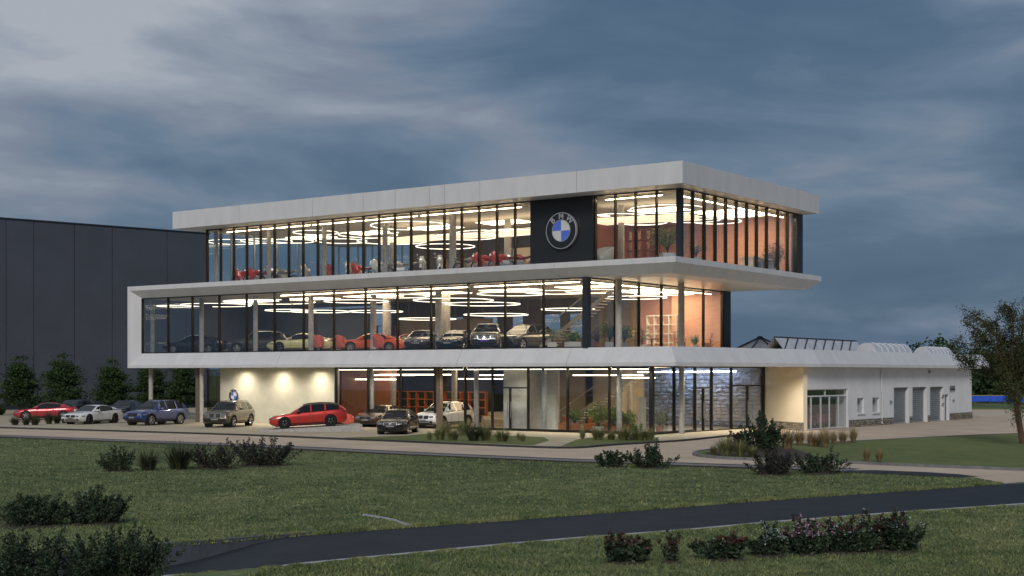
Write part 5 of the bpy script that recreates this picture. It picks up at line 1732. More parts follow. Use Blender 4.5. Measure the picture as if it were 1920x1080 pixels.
        if big or kind == 'wagon':
            rp_ = [(x, s * (hw(x) * 0.925 - 0.42 * (lerp_tab(x, roof) - lerp_tab(x, c['top'])) - 0.06), lerp_tab(x, roof) + 0.03) for x in np.linspace(-1.7, 0.25, 8)]
            mb_ = MB().tube(rp_, 0.016, 5)
            add('roof_rail', mb_.mesh('roof_rail'), 'black')
        if big:
            for x in wx:
                mb_ = MB()
                mb_.tube([(x + (wr + 0.07) * math.cos(a_), s * (Wd / 2 - 0.012), wr + (wr + 0.07) * math.sin(a_)) for a_ in np.linspace(-0.2, math.pi + 0.2, 16)], 0.035, 5)
                add('arch_trim', mb_.mesh('arch_trim'), 'black', 50)
    # dark bumper insert on the tall ones, underside
    if big:
        add('bumper_insert', patch('x', 1, -ty + 0.04, ty - 0.04, zb + 0.01, zb + (0.36 if kind == 'bigsuv' else 0.09), 0.006, 12, 4), 'black')
    ub = MB().box(-half + 0.35, half - 0.35, -Wd / 2 + 0.37, Wd / 2 - 0.37, zb - 0.05, zb + 0.25)
    add('underbody', ub.mesh('underbody'), 'black', False)
    for x in wx:
        for s in (-1, 1):
            mb_ = MB().lathe([(wr + 0.043, (Wd / 2 - 0.35) * s), (wr + 0.043, (Wd / 2 - 0.04) * s)], 20, 'y', (x, 0, wr), cap=False)
            mb_.lathe([(0.001, (Wd / 2 - 0.345) * s), (wr + 0.043, (Wd / 2 - 0.345) * s)], 20, 'y', (x, 0, wr))
            add('wheel_housing', mb_.mesh('wheel_housing'), 'black', 40)
    # wheels
    wt = 0.24
    tyre = MB().lathe([(wr * 0.70, -wt / 2), (wr * 0.90, -wt / 2), (wr * 0.985, -wt / 2 + 0.03), (wr, 0), (wr * 0.985, wt / 2 - 0.03), (wr * 0.90, wt / 2), (wr * 0.70, wt / 2)], 28, 'y')
    rim = MB().lathe([(wr * 0.70, -wt / 2), (wr * 0.72, -wt / 2 - 0.008), (wr * 0.66, -wt / 2 + 0.01), (wr * 0.64, 0.02)], 28, 'y')
    for k in range(5):
        for d in (-0.16, 0.16):
            a_ = 2 * math.pi * k / 5 + d
            ca, sa = math.cos(a_), math.sin(a_)
            c0 = 2 * math.pi * k / 5
            p = (wr * 0.12 * math.sin(c0), -wt / 2 + 0.03, wr * 0.12 * math.cos(c0))
            q_ = (wr * 0.67 * math.sin(a_), -wt / 2 + 0.012, wr * 0.67 * math.cos(a_))
            rim.tube([p, q_], [0.030, 0.022], 4)
    rim.lathe([(0.001, -wt / 2 + 0.01), (wr * 0.14, -wt / 2 + 0.012), (wr * 0.16, -wt / 2 + 0.04)], 12, 'y')
    disc = MB().lathe([(0.001, 0.0), (wr * 0.5, 0.0)], 18, 'y')
    tme, rme, dme = tyre.mesh('tyre'), rim.mesh('rim'), disc.mesh('brake_disc')
    CARMESH[kind] = (out, (tme, rme, dme), wx)
    return CARMESH[kind]

def car(kind, label, loc, heading, pmat, name='parked_car', rim=None, group=None, trim=None, plate=None, pitch=0.0, grille=None, roofm=None):
    out, (tme, rme, dme), wx = car_meshes(kind)
    c = CARS[kind]
    t = thing(name, label, 'car', loc, R(heading), group)
    t.rotation_euler = (0, R(pitch), R(heading))
    mm = {'paint': pmat, 'glass': M_CGLASS, 'black': M_BLACKTRIM, 'chrome': M_CHROME, 'head': M_HEAD, 'tail': M_TAIL, 'plate': plate or M_PLATE}
    if trim:
        mm['chrome'] = trim
    body = None
    sub = ('door_seam', 'door_handle', 'belt_trim', 'sill_trim', 'arch_trim', 'wheel_housing')
    for nm, lst in out.items():
        for me, key, sm in lst:
            if not me.materials:
                if sm:
                    me.polygons.foreach_set('use_smooth', [True] * len(me.polygons))
                    me.set_sharp_from_angle(angle=R(sm))
                me.materials.append(mm[key])
            o = bpy.data.objects.new(nm, me)
            COL.objects.link(o)
            o.parent = body if (nm in sub and body) else t
            o.material_slots[0].link = 'OBJECT'
            o.material_slots[0].material = (roofm if (roofm and nm == 'roof_panel') else mm[key])
            if nm == 'body':
                body = o
    for me, m_ in ((tme, M_TYRE), (rme, M_RIM), (dme, M_STEEL)):
        if not me.materials:
            me.polygons.foreach_set('use_smooth', [True] * len(me.polygons))
            me.set_sharp_from_angle(angle=R(35))
            me.materials.append(m_)
    for x in wx:
        for s in (-1, 1):
            w = bpy.data.objects.new('wheel', tme)
            COL.objects.link(w)
            w.parent = t
            w.location = (x, s * (c['W'] / 2 - 0.145), c['wr'])
            if s > 0:
                w.rotation_euler = (0, 0, math.pi)
            for nm, me, m_ in (('rim', rme, rim or M_RIM), ('brake_disc', dme, M_STEEL)):
                r_ = bpy.data.objects.new(nm, me)
                COL.objects.link(r_)
                r_.parent = w
                r_.material_slots[0].link = 'OBJECT'
                r_.material_slots[0].material = m_
    return t
PT = dict(red=paint('red', (0.50, 0.022, 0.012)), crimson=paint('crimson', (0.42, 0.020, 0.028)), white=paint('white', (0.70, 0.71, 0.72), 0.0), blue=paint('blue', (0.028, 0.055, 0.20), 0.5),
          black=mat('paint_black', (0.005, 0.005, 0.006), 0.12, var=0.05, coat=0.5), olive=paint('olive', (0.135, 0.115, 0.080), 0.6), grey=paint('grey', (0.045, 0.042, 0.036), 0.4), yellow=paint('yellow', (0.62, 0.55, 0.24), 0.2),
          orange=paint('orange', (0.62, 0.085, 0.012), 0.2), maroon=paint('maroon', (0.050, 0.016, 0.018), 0.5), bronze=paint('bronze', (0.120, 0.075, 0.045), 0.6), darkblue=paint('darkblue', (0.012, 0.020, 0.035), 0.4))
G_OUT = 'cars parked on the forecourt'
def gcar(kind, label, px, py, heading, pm, **kw):
    return car(kind, label, gp(px, py, FZ), heading, pm, group=kw.pop('group', G_OUT), **kw)
gcar('coupe', 'crimson coupe half hidden by grass clumps, furthest along the hall', 88, 786.5, 190, PT['crimson'])
gcar('coupe', 'white two-door coupe parked between the crimson and the blue car', 174, 794, -113, PT['white'], rim=M_RIMD, trim=M_BLACKTRIM)
gcar('suv', 'dark blue tall estate car with roof rails beside the white coupe', 293, 796, -118, PT['blue'], trim=M_BLACKTRIM)
gcar('bigsuv', 'olive high-riding car with dark bumper and outlined twin grille before the emblem', 430, 799.5, -101, PT['olive'])
gcar('sedan', 'shiny black saloon parked in front of the glass', 747, 812, -97, PT['black'])
gcar('sedan', 'black saloon mostly hidden behind the white coupe', 236, 783, -100, PT['darkblue'])
gcar('sedan', 'dark car mostly hidden behind the crimson coupe', 138, 781, -102, PT['darkblue'])
# estate on its tilted display ramp
rp_c = gp(578, 808, FZ)
hd = 191.0
ramp = thing('display_ramp', 'low pale concrete display ramp under the red estate car', 'ramp', rp_c, R(hd))
MB().add([(-3.3, -1.35, 0), (3.1, -1.35, 0), (3.1, 1.35, 0), (-3.3, 1.35, 0), (-3.3, -1.35, 0.42), (3.1, -1.35, 0.10), (3.1, 1.35, 0.10), (-3.3, 1.35, 0.42)],
         [(0, 3, 2, 1), (4, 5, 6, 7), (0, 1, 5, 4), (1, 2, 6, 5), (2, 3, 7, 6), (3, 0, 4, 7)]).build('slab', M_CONC, ramp)
MB().box(-3.32, 3.12, -1.37, -1.352, 0.0, 0.05).build('edge_strip', M_STEEL, ramp)
car('wagon', 'bright red estate car on the tilted display ramp', (rp_c.x, rp_c.y, FZ + 0.262), hd, PT['red'], rim=M_RIMD, group=G_OUT, pitch=2.86, roofm=M_BLACKTRIM)
# inside the ground floor
gcar('suv', 'white high-riding car behind the ground-floor glass', 833, 801.5, -122, PT['white'], group='cars on the ground floor', trim=M_BLACKTRIM)
gcar('sedan', 'bronze saloon behind the glass and the black saloon', 716, 799, -112, PT['bronze'], group='cars on the ground floor')
# middle floor
def mcar(kind, label, px, b, heading, pm, **kw):
    return car(kind, label, W(a_at(px, b), b, ZD[2]), heading, pm, name='showroom_car', group='cars on the middle floor', **kw)
mcar('sedan', 'black saloon at the dark end of the middle floor', 368, 4.0, 168, PT['black'])
mcar('suv', 'dark olive car behind the yellow coupe on the middle floor', 487, 6.5, 176, PT['grey'])
mcar('coupe', 'pale yellow coupe on the middle floor', 567, 3.4, 172, PT['yellow'], rim=M_RIMD, trim=M_BLACKTRIM)
mcar('coupe', 'orange-red coupe beside the yellow one on the middle floor', 690, 6.0, 196, PT['orange'])
mcar('coupe', 'low orange sports car in the middle of the middle floor', 758, 8.5, 200, PT['orange'])
mcar('sedan', 'maroon saloon facing the glass on the middle floor', 793, 4.4, -98, PT['maroon'])
mcar('sedan', 'dark saloon next to the maroon one on the middle floor', 857, 5.6, -104, PT['black'])
mcar('bigsuv', 'olive high-riding car with violet plate on the middle floor', 915, 3.8, -95, paint('dark_olive', (0.07, 0.062, 0.042), 0.4), plate=M_PPLATE)
mcar('suv', 'dark brown high-riding car next to the stairs on the middle floor', 985, 6.8, -128, PT['grey'], plate=M_PPLATE)
# inside the wing, behind its sliding doors
def wcar(kind, label, a, b, hd_, pm, **kw):
    return car(kind, label, W(a, b, 0.03), hd_, pm, name='garage_car', group='cars inside the wing', **kw)
wcar('coupe', 'white coupe behind the sliding glass doors of the wing', 2.6, 24.6, 222, PT['white'], rim=M_RIMD)
wcar('coupe', 'red coupe behind the sliding glass doors of the wing', 0.9, 19.6, 236, PT['red'])

# ================================================================== MOTORCYCLES
BIKE = {}
def bike_meshes():
    if BIKE:
        return BIKE
    tyre = MB().lathe([(0.25, -0.06), (0.30, -0.055), (0.32, 0), (0.30, 0.055), (0.25, 0.06)], 22, 'y')
    rim = MB().lathe([(0.25, -0.05), (0.235, -0.03), (0.235, 0.03), (0.25, 0.05)], 22, 'y')
    for k in range(6):
        a = math.pi * k / 3
        rim.tube([(0, 0, 0), (0.245 * math.sin(a), 0, 0.245 * math.cos(a))], 0.014, 4)
    frame = MB().tube([(0.52, 0, 0.86), (0.15, 0, 0.70), (-0.25, 0, 0.62), (-0.45, 0, 0.42), (0.1, 0, 0.28), (0.42, 0, 0.62)], 0.03, 6)
    frame.tube([(-0.45, 0.07, 0.42), (-0.72, 0.07, 0.32)], 0.03, 5).tube([(-0.45, -0.07, 0.42), (-0.72, -0.07, 0.32)], 0.03, 5)
    engine = MB().loft([[(0.22 + dx, y, z) for y, z in ((-.17, .28), (.17, .28), (.19, .5), (.13, .62), (-.13, .62), (-.19, .5))] for dx in (0.12, 0.0, -0.3, -0.42)])
    def shell(profile, wtab):
        rings = []
        for x, zl, zh, w in profile:
            zm = (zl + zh) / 2
            rings.append([(x, 0.3 * w, zl), (x, w, zm), (x, 0.55 * w, zh - 0.02), (x, 0, zh), (x, -0.55 * w, zh - 0.02), (x, -w, zm), (x, -0.3 * w, zl)])
        return MB().loft(rings)
    tank = shell([(0.48, 0.72, 0.86, 0.06), (0.36, 0.66, 0.98, 0.16), (0.12, 0.64, 1.0, 0.18), (-0.12, 0.66, 0.86, 0.11)], None)
    fair = shell([(0.98, 0.74, 0.86, 0.05), (0.84, 0.58, 1.08, 0.17), (0.66, 0.42, 1.18, 0.22), (0.45, 0.30, 0.98, 0.22), (0.15, 0.28, 0.62, 0.20), (0.0, 0.32, 0.5, 0.12)], None)
    tail = shell([(-0.18, 0.66, 0.80, 0.10), (-0.5, 0.72, 0.86, 0.13), (-0.85, 0.84, 0.95, 0.09), (-1.0, 0.92, 0.97, 0.04)], None)
    seat = shell([(-0.08, 0.74, 0.84, 0.10), (-0.35, 0.76, 0.85, 0.14), (-0.6, 0.82, 0.90, 0.13), (-0.78, 0.88, 0.95, 0.08)], None)
    fork = MB().tube([(0.74, 0.10, 0.32), (0.50, 0.10, 0.98)], 0.026, 6).tube([(0.74, -0.10, 0.32), (0.50, -0.10, 0.98)], 0.026, 6)
    bar = MB().tube([(0.38, 0.36, 1.02), (0.50, 0.20, 1.04), (0.52, 0, 1.02), (0.50, -0.20, 1.04), (0.38, -0.36, 1.02)], 0.016, 6)
    exh = MB().tube([(0.2, -0.14, 0.26), (-0.3, -0.18, 0.26), (-0.8, -0.2, 0.5)], [0.03, 0.05, 0.055], 8)
    hl = MB().lathe([(0.001, 0.05), (0.07, 0.035), (0.09, 0.0), (0.05, -0.08)], 14, 'x', (0.90, 0, 0.92))
    fender = MB().loft([[(0.74 + 0.36 * math.cos(a), y, 0.32 + 0.36 * math.sin(a)) for y in (-0.07, 0.0, 0.07)] for a in np.linspace(0.3, 2.4, 7)], cap=False, closed=False)
    mir = []
    for s in (-1, 1):
        mir.append(MB().tube([(0.5, 0.22 * s, 1.04), (0.52, 0.3 * s, 1.2)], 0.01, 4).lathe([(0.001, 0.02), (0.06, 0.0), (0.001, -0.02)], 10, 'x', (0.52, 0.32 * s, 1.24)))
    stand = MB().tube([(-0.1, 0.12, 0.32), (-0.2, 0.3, 0.02)], 0.015, 5)
    for k, v in dict(tyre=tyre, rim=rim, frame=frame, engine=engine, tank=tank, fairing=fair, tail_cowl=tail, seat=seat, fork=fork, handlebar=bar, exhaust=exh, headlight=hl, front_fender=fender, side_stand=stand).items():
        BIKE[k] = v.mesh(k)
    BIKE['mirror'] = mir[0].mesh('mirror')
    BIKE['mirror_b'] = mir[1].mesh('mirror')
    for me in BIKE.values():
        me.polygons.foreach_set('use_smooth', [True] * len(me.polygons))
        me.set_sharp_from_angle(angle=R(45))
        me.materials.append(M_BLACKTRIM)
    return BIKE
M_GLOW = mat('bike_lamp', (0.8, 0.8, 0.78), 0.2, emit=(1.0, 0.95, 0.85), estr=0.6)
def motorbike(label, px, b, heading, pm, sport=True, seatm=None):
    B = bike_meshes()
    t = thing('motorcycle', label, 'motorcycle', W(a_at(px, b), b, ZU[0]), R(heading), 'motorcycles on the top floor')
    t.scale = (1.12, 1.12, 1.12)
    def p(nm, key, m_):
        o = bpy.data.objects.new(nm, B[key])
        COL.objects.link(o)
        o.parent = t
        o.material_slots[0].link = 'OBJECT'
        o.material_slots[0].material = m_
        return o
    for x in (0.74, -0.72):
        w = p('wheel', 'tyre', M_TYRE)
        w.location = (x, 0, 0.32)
        r_ = bpy.data.objects.new('rim', B['rim'])
        COL.objects.link(r_)
        r_.parent = w
        r_.material_slots[0].link = 'OBJECT'
        r_.material_slots[0].material = pm if sport else M_STEEL
    p('frame', 'frame', pm if not sport else M_STEEL)
    p('engine', 'engine', M_STEEL)
    p('tank', 'tank', pm)
    if sport:
        p('fairing', 'fairing', pm)
    p('tail_cowl', 'tail_cowl', pm)
    p('seat', 'seat', seatm or M_BLACKTRIM)
    p('fork', 'fork', M_STEEL)
    p('handlebar', 'handlebar', M_CHROME)
    p('exhaust', 'exhaust', M_CHROME)
    p('headlight', 'headlight', M_GLOW)
    p('front_fender', 'front_fender', pm)
    p('mirror', 'mirror', M_CHROME)
    p('mirror', 'mirror_b', M_CHROME)
    p('side_stand', 'side_stand', M_STEEL)
    return t
MBR, MBW, MBG = paint('bike_red', (0.55, 0.03, 0.02), 0.1), paint('bike_white', (0.68, 0.67, 0.63), 0.0), paint('bike_grey', (0.30, 0.29, 0.27), 0.3)
bikes = [(462, 4.5, 170, MBR, True, 'red motorcycle, first from the dark hall'), (485, 4.2, 200, MBR, True, 'red motorcycle, second from the dark hall'), (508, 4.6, 160, MBR, False, 'red unfaired motorcycle, third from the dark hall'),
         (533, 4.6, 215, MBG, False, 'grey unfaired motorcycle with high mirrors'), (574, 4.4, -95, MBW, True, 'white-nosed motorcycle facing out, before the coral chair'), (655, 4.4, -92, MBW, True, 'white-nosed motorcycle facing out, behind the coral chair'),
         (678, 5.2, 220, MBR, True, 'dark red motorcycle beside the cream sports bike'), (722, 3.9, 190, MBW, True, 'large cream sports motorcycle seen side-on'), (752, 4.4, 185, MBW, False, 'cream unfaired motorcycle behind the cream sports bike'),
         (795, 4.2, -98, MBW, True, 'black and white motorcycle facing out, hall side of the pair'), (826, 4.2, -90, MBW, True, 'black and white motorcycle facing out, beside the thick column'),
         (878, 4.4, 30, MBG, False, 'pale tubular motorcycle just past the thick column'), (915, 3.9, 195, MBR, True, 'bright red motorcycle, second from the sign panel'), (948, 3.8, 188, MBR, True, 'bright red motorcycle next to the sign panel'),
         (978, 4.4, 150, MBR, False, 'red motorcycle partly hidden by the sign panel')]
for px, b, hd_, pm, sp, lab in bikes:
    motorbike(lab + ' on the top floor' if len(lab.split()) < 9 else lab, px, b, hd_, pm, sp)
# ================================================================== LAMPS INSIDE
M_SUSP = mat('suspension_wire', (0.25, 0.25, 0.25), 0.4, metal=0.5)
def ring_lamp(label, px, wpx, py, b, zc=None, group=None, ceil=ROOF_B, tilt=0.0):
    a = a_at(px, b)
    z = z_at(py, a, b)
    Y = CY + a * UY + b * VY
    r = wpx / 2 * Y / F
    z = min(z, ceil - 0.25)
    t = thing('ring_pendant', label, 'pendant lamp', W(a, b, z), 0, group)
    n = 40
    MB().lathe([(r - 0.028, -0.026), (r + 0.028, -0.026), (r + 0.028, 0.018), (r - 0.028, 0.018), (r - 0.028, -0.026)], n).build('glowing_ring', M_LAMP, t)
    MB().lathe([(r - 0.045, 0.022), (r + 0.045, 0.022), (r + 0.045, 0.055), (r - 0.045, 0.055), (r - 0.045, 0.022)], n).build('ring_housing', M_FRAME, t)
    for k in range(3):
        an = 2.1 * k + px
        MB().tube([(r * math.cos(an), r * math.sin(an), 0.07), (r * math.cos(an), r * math.sin(an), ceil - z - 0.065)], 0.006, 4).build('wire', M_SUSP, t)
top_r = [(440, 100, 447, 8), (500, 95, 440, 9), (548, 80, 452, 7), (592, 84, 436, 6.0), (640, 95, 452, 8), (690, 110, 440, 6), (735, 130, 452, 9), (770, 150, 423, 5.5), (835, 110, 462, 10), (872, 120, 444, 6), (918, 130, 438, 8), (965, 110, 435, 6.5),
         (1160, 100, 406, 6.5), (1205, 90, 417, 9), (1252, 140, 392, 6.0), (1300, 100, 412, 9.5), (1345, 90, 415, 12)]
for i, (px, w, py, b) in enumerate(top_r):
    ring_lamp('glowing ring lamp hanging on the top floor, %s from the dark hall' % ORD[i], px, w, py, b, group='ring lamps on the top floor')
mid_r = [(330, 70, 574, 5), (405, 130, 572, 6), (505, 170, 566, 5), (545, 95, 582, 8), (600, 110, 584, 9), (668, 120, 565, 4.5), (705, 100, 584, 8), (740, 130, 555, 4.5), (800, 110, 598, 10), (850, 150, 563, 5.0), (905, 140, 570, 6.5), (930, 120, 590, 9), (960, 130, 551, 4.0), (1045, 120, 548, 5.0), (1065, 100, 580, 9),
         (1120, 120, 546, 6.0), (1190, 120, 558, 8.0), (1245, 110, 551, 11)]
for i, (px, w, py, b) in enumerate(mid_r):
    ring_lamp('glowing ring lamp hanging on the middle floor, %s from the dark hall' % ORD[i], px, w, py, b, group='ring lamps on the middle floor', ceil=Z2b - 0.05)
# straight pendants on the ground floor
def bar_lamp(label, px0, px1, py, b, tube=None):
    a0, a1 = a_at(px0, b), a_at(px1, b)
    am = (a0 + a1) / 2
    z = min(z_at(py, am, b), Z1b - 0.06)
    L2 = abs(a1 - a0) / 2
    t = thing('linear_pendant', label, 'pendant lamp', W(am, b, z), BROT, 'straight lamps on the ground floor')
    MB().box(-L2, L2, -0.05, 0.05, -0.05, 0.02).build('glowing_tube', tube or M_BAR, t)
    MB().box(-L2, L2, -0.055, 0.055, 0.021, 0.045).build('housing', M_FRAME, t)
    for s in (-0.8, 0.8):
        if Z1b - z > 0.07:
            MB().tube([(L2 * s, 0, 0.044), (L2 * s, 0, Z1b - z)], 0.006, 4).build('wire', M_SUSP, t)
bars = [(642, 742, 711, 4.5), (668, 780, 703, 6.5), (712, 845, 702, 4.0), (860, 942, 710, 5.0), (900, 945, 703, 7), (1075, 1205, 703, 4.5), (1165, 1228, 708, 4.0), (1196, 1323, 697, 6.0), (1240, 1380, 696, 15.4)]
for i, (x0, x1, py, b) in enumerate(bars):
    bar_lamp('straight glowing lamp hanging on the ground floor, %s from the plaster wall' % ORD[i], x0, x1, py, b, M_COOL if i == 8 else None)
# narrow light slot along the glass head on the ground floor
for k, (x0, x1) in enumerate(((636, 688), (695, 812), (822, 868), (877, 990), (994, 1140), (1147, 1216))):
    a0, a1 = a_at(x0, B1 + 0.5), a_at(x1, B1 + 0.5)
    t = thing('light_slot', 'thin light slot behind the ground-floor glass head, %s from the plaster wall' % ORD[k], 'ceiling light', W((a0 + a1) / 2, B1 + 0.5, Z1b - 0.16), BROT, 'light slots behind the ground-floor glass')
    L2 = abs(a1 - a0) / 2
    MB().box(-L2, L2, -0.02, 0.02, -0.03, 0.0).build('diffuser', M_BAR, t)
    MB().box(-L2, L2, -0.03, 0.03, 0.001, 0.165).build('housing', M_FRAME, t)
# luminous panels added to brighten the ground floor
for k in range(5):
    c = 4.5 + k * 5.6
    lamp_panel(c, c + 3.2, 8.0, 9.2, Z1b + 0.0, 'added glowing ceiling panel on the ground floor, %s from the glass corner' % ORD[k], M_PANELG)
# white luminous rafts on the top floor (the broad bright sweep)
raft = [(14.0, 29.0, 6.8, 8.4, 13.35, 'long white luminous raft hung across the top floor behind the motorcycles'), (3.2, 9.6, 5.8, 7.6, 13.45, 'white luminous raft hung behind the top-floor corner')]
for a0, a1, b0, b1, z, lab in raft:
    t = thing('luminous_raft', lab, 'ceiling light', W((a0 + a1) / 2, (b0 + b1) / 2, z), BROT, 'luminous rafts on the top floor')
    da, db = (a1 - a0) / 2, (b1 - b0) / 2
    pts = []
    for k in range(25):
        u = -da + 2 * da * k / 24
        pts.append((u, 0.35 * math.sin(u * 0.55)))
    mm = MB().loft([[(u, -db + w_, -0.1), (u, db + w_, -0.1), (u, db + w_, 0.18), (u, -db + w_, 0.18)] for u, w_ in pts])
    mm.build('raft_shell', M_RAFT, t, fix=True)
    for s in (-0.8, 0, 0.8):
        MB().tube([(da * s, 0, 0.18), (da * s, 0, ROOF_B - z - 0.06)], 0.01, 4).build('hanger', M_SUSP, t)

# ================================================================== FURNITURE
def shelf_unit(label, px0, px1, b, z0, h, ncol, nrow, material, group=None):
    a0, a1 = a_at(px0, b), a_at(px1, b)
    t = thing('open_shelf', label, 'shelf', W((a0 + a1) / 2, b, z0), BROT, group)
    w2 = abs(a1 - a0) / 2
    th = 0.05
    for k in range(ncol + 1):
        x = -w2 + 2 * w2 * k / ncol
        MB().box(x - th / 2, x + th / 2, -0.18, 0.18, 0, h).build('upright', material, t)
    for k in range(nrow + 1):
        z = h * k / nrow
        MB().box(-w2, w2, -0.17, 0.17, z - (0 if k == 0 else th), z + (th if k == 0 else 0)).build('shelf_board', material, t)
    return t
shelf_unit('orange open grid shelf behind the black saloon', 719, 815, 11.5, FZ, 2.3, 6, 4, M_ORANGE, 'orange shelves')
shelf_unit('orange open grid shelf behind the white car', 835, 912, 11.5, FZ, 2.3, 5, 4, M_ORANGE, 'orange shelves')
shelf_unit('thin orange grid shelf on the middle floor behind the orange coupe', 652, 800, 15.0, ZD[2], 2.3, 8, 3, M_ORANGE, 'orange shelves')
shelf_unit('pale bookcase against the rose wall on the middle floor', 1215, 1270, 17.0, ZD[2], 2.6, 4, 4, M_WPOT)
shelf_unit('wooden display cabinet on the top floor behind the palm', 1165, 1232, 8.7, ZU[0], 2.7, 4, 4, M_WOOD)
def tub_chair(label, pos, rot, material):
    t = thing('tub_chair', label, 'chair', pos, R(rot), 'coral tub chairs')
    n = 14
    prof = []
    rings = []
    for k in range(n + 1):
        a = R(40) + R(280) * k / n
        hgt = 0.62 + 0.32 * math.sin(math.pi * k / n)
        ca, sa = math.cos(a), math.sin(a)
        rings.append([(0.36 * ca, 0.36 * sa, 0.22), (0.42 * ca, 0.42 * sa, 0.30), (0.46 * ca, 0.46 * sa, hgt), (0.38 * ca, 0.38 * sa, hgt + 0.01), (0.33 * ca, 0.33 * sa, 0.44)])
    MB().loft(rings).build('back_shell', material, t, smooth=50, fix=True)
    MB().lathe([(0.001, 0.24), (0.32, 0.24), (0.35, 0.34), (0.31, 0.45), (0.001, 0.47)], 18).build('seat', material, t, smooth=50)
    MB().lathe([(0.27, 0.0), (0.27, 0.03), (0.05, 0.05), (0.04, 0.24)], 16).build('pedestal', M_STEEL, t, smooth=40)
    return t
p = gp(650, 801, FZ)
for px, py, lab, rot in ((652, 801, 'coral tub chair behind the tail of the red estate car', -40), (683, 800, 'coral tub chair between the columns beside the bronze saloon', -60)):
    q = gp(px, py, FZ)
    o = tub_chair(lab, q, rot, M_REDF)
    o.scale = (0.9, 0.9, 1.0)
for px, b, lab in ((598, 2.2, 'coral tub chair in front of the yellow coupe on the middle floor'), (638, 3.0, 'tall coral tub chair between the yellow and orange coupes'), (709, 3.2, 'coral tub chair before the orange coupe on the middle floor')):
    o = tub_chair(lab, W(a_at(px, b), b, ZD[2]), -50, M_REDF)
    o.scale = (0.85, 0.85, 1.25)
o = tub_chair('coral tub chair among the motorcycles on the top floor', W(a_at(613, 4.2), 4.2, ZU[0]), -55, M_REDF)
o.scale = (0.95, 0.95, 1.4)
o = tub_chair('cream tub chair behind the top-floor glass beside the sign panel', W(a_at(1131, 3.4), 3.4, ZU[0]), 230, M_WPOT)
o.scale = (1.5, 1.5, 1.25)
def side_chair(label, pos, rot, material, k=1.25):
    t = thing('cane_chair', label, 'chair', pos, R(rot), 'cane chairs on the middle floor')
    for x, y in ((-.22, -.22), (.22, -.22), (-.22, .22), (.22, .22)):
        MB().tube([(x, y, 0), (x * .95, y * .95, 0.45)], 0.02, 6).build('leg', material, t)
    MB().box(-.25, .25, -.25, .25, .43, .48).build('seat', material, t)
    for s in (-1, 1):
        MB().tube([(-.23, .22 * s, .45), (-.33, .23 * s, 1.0)], 0.02, 6).build('back_post', material, t)
    for k_ in range(7):
        y = -.18 + .06 * k_
        MB().tube([(-.24, y, .5), (-.32, y, .96)], 0.01, 4).build('slat', material, t)
    MB().tube([(-.33, -.24, 1.0), (-.35, 0, 1.04), (-.33, .24, 1.0)], 0.022, 6).build('top_rail', material, t)
    for s in (-1, 1):
        MB().tube([(-.28, .25 * s, .68), (.18, .27 * s, .66), (.22, .24 * s, .45)], 0.016, 5).build('armrest', material, t)
    t.scale = (k, k, k)
M_CANE = mat('cane', (0.24, 0.10, 0.045), 0.6, var=0.2, vscale=10)
for px, b, lab, rot in ((1192, 4.5, 'brown cane chair between the potted palms on the middle floor', 120), (1325, 14.5, 'brown cane chair by the terracotta end wall', 160), (1275, 11.5, 'brown cane chair beside the low agave pot', 60)):
    aa = A2 + 1.2
    bb = b_at(px, aa)
    side_chair(lab, W(aa, bb, ZD[2]), rot, M_CANE)
aa = A2 + 1.3
bb = b_at(1222, aa)
t = thing('round_table', 'small round brown table between the cane chairs', 'table', W(aa, bb, ZD[2]), 0)
MB().lathe([(0.001, 0.70), (0.48, 0.70), (0.48, 0.74), (0.001, 0.745)], 24).build('tabletop', M_CANE, t, smooth=40)
MB().lathe([(0.28, 0), (0.28, 0.03), (0.04, 0.06), (0.04, 0.70)], 14).build('pedestal', M_CANE, t, smooth=40)
# desk on the top floor
aa = A3 + 1.6
bb = b_at(1420, aa)
t = thing('reception_desk', 'pale desk along the top-floor side glass', 'desk', W(aa, bb, ZU[0]), BROT)
MB().box(-0.5, 0.5, -1.6, 1.6, 0.95, 1.02).build('desktop', M_WPOT, t)
for y in (-1.5, 1.5):
    MB().box(-0.45, 0.45, y - 0.04, y + 0.04, 0, 0.948).build('panel_leg', M_WPOT, t)
MB().box(-0.42, -0.38, -1.4, 1.4, 0.3, 0.9).build('modesty_panel', M_WPOT, t)
# benches with planters on the ground floor
def bench(label, px0, px1, b):
    a0, a1 = a_at(px0, b), a_at(px1, b)
    w2 = abs(a1 - a0) / 2
    t = thing('wooden_bench', label, 'bench', W((a0 + a1) / 2, b, FZ), BROT, 'orange wooden benches')
    MB().box(-w2, w2, -0.3, 0.3, 0.38, 0.46).build('seat', M_OWOOD, t)
    for k in range(3):
        MB().box(-w2, w2, 0.26, 0.31, 0.50 + 0.14 * k, 0.61 + 0.14 * k).build('back_slat', M_OWOOD, t)
    for x in (-w2 + 0.06, w2 - 0.06):
        MB().box(x - 0.04, x + 0.04, -0.28, 0.30, 0.0, 0.378).build('leg', M_OWOOD, t)
        MB().box(x - 0.04, x + 0.04, 0.315, 0.35, 0.0, 0.92).build('back_post', M_OWOOD, t)
    MB().box(-w2 + 0.1, w2 - 0.1, -0.26, -0.22, 0.1, 0.36).build('front_board', M_OWOOD, t)
bench('orange wooden bench behind the potted tree', 1098, 1140, 4.6)
bench('orange wooden bench next to the corner post', 1144, 1177, 4.2)
bench('orange wooden bench at the foot of the stairs', 1052, 1066, 4.4)
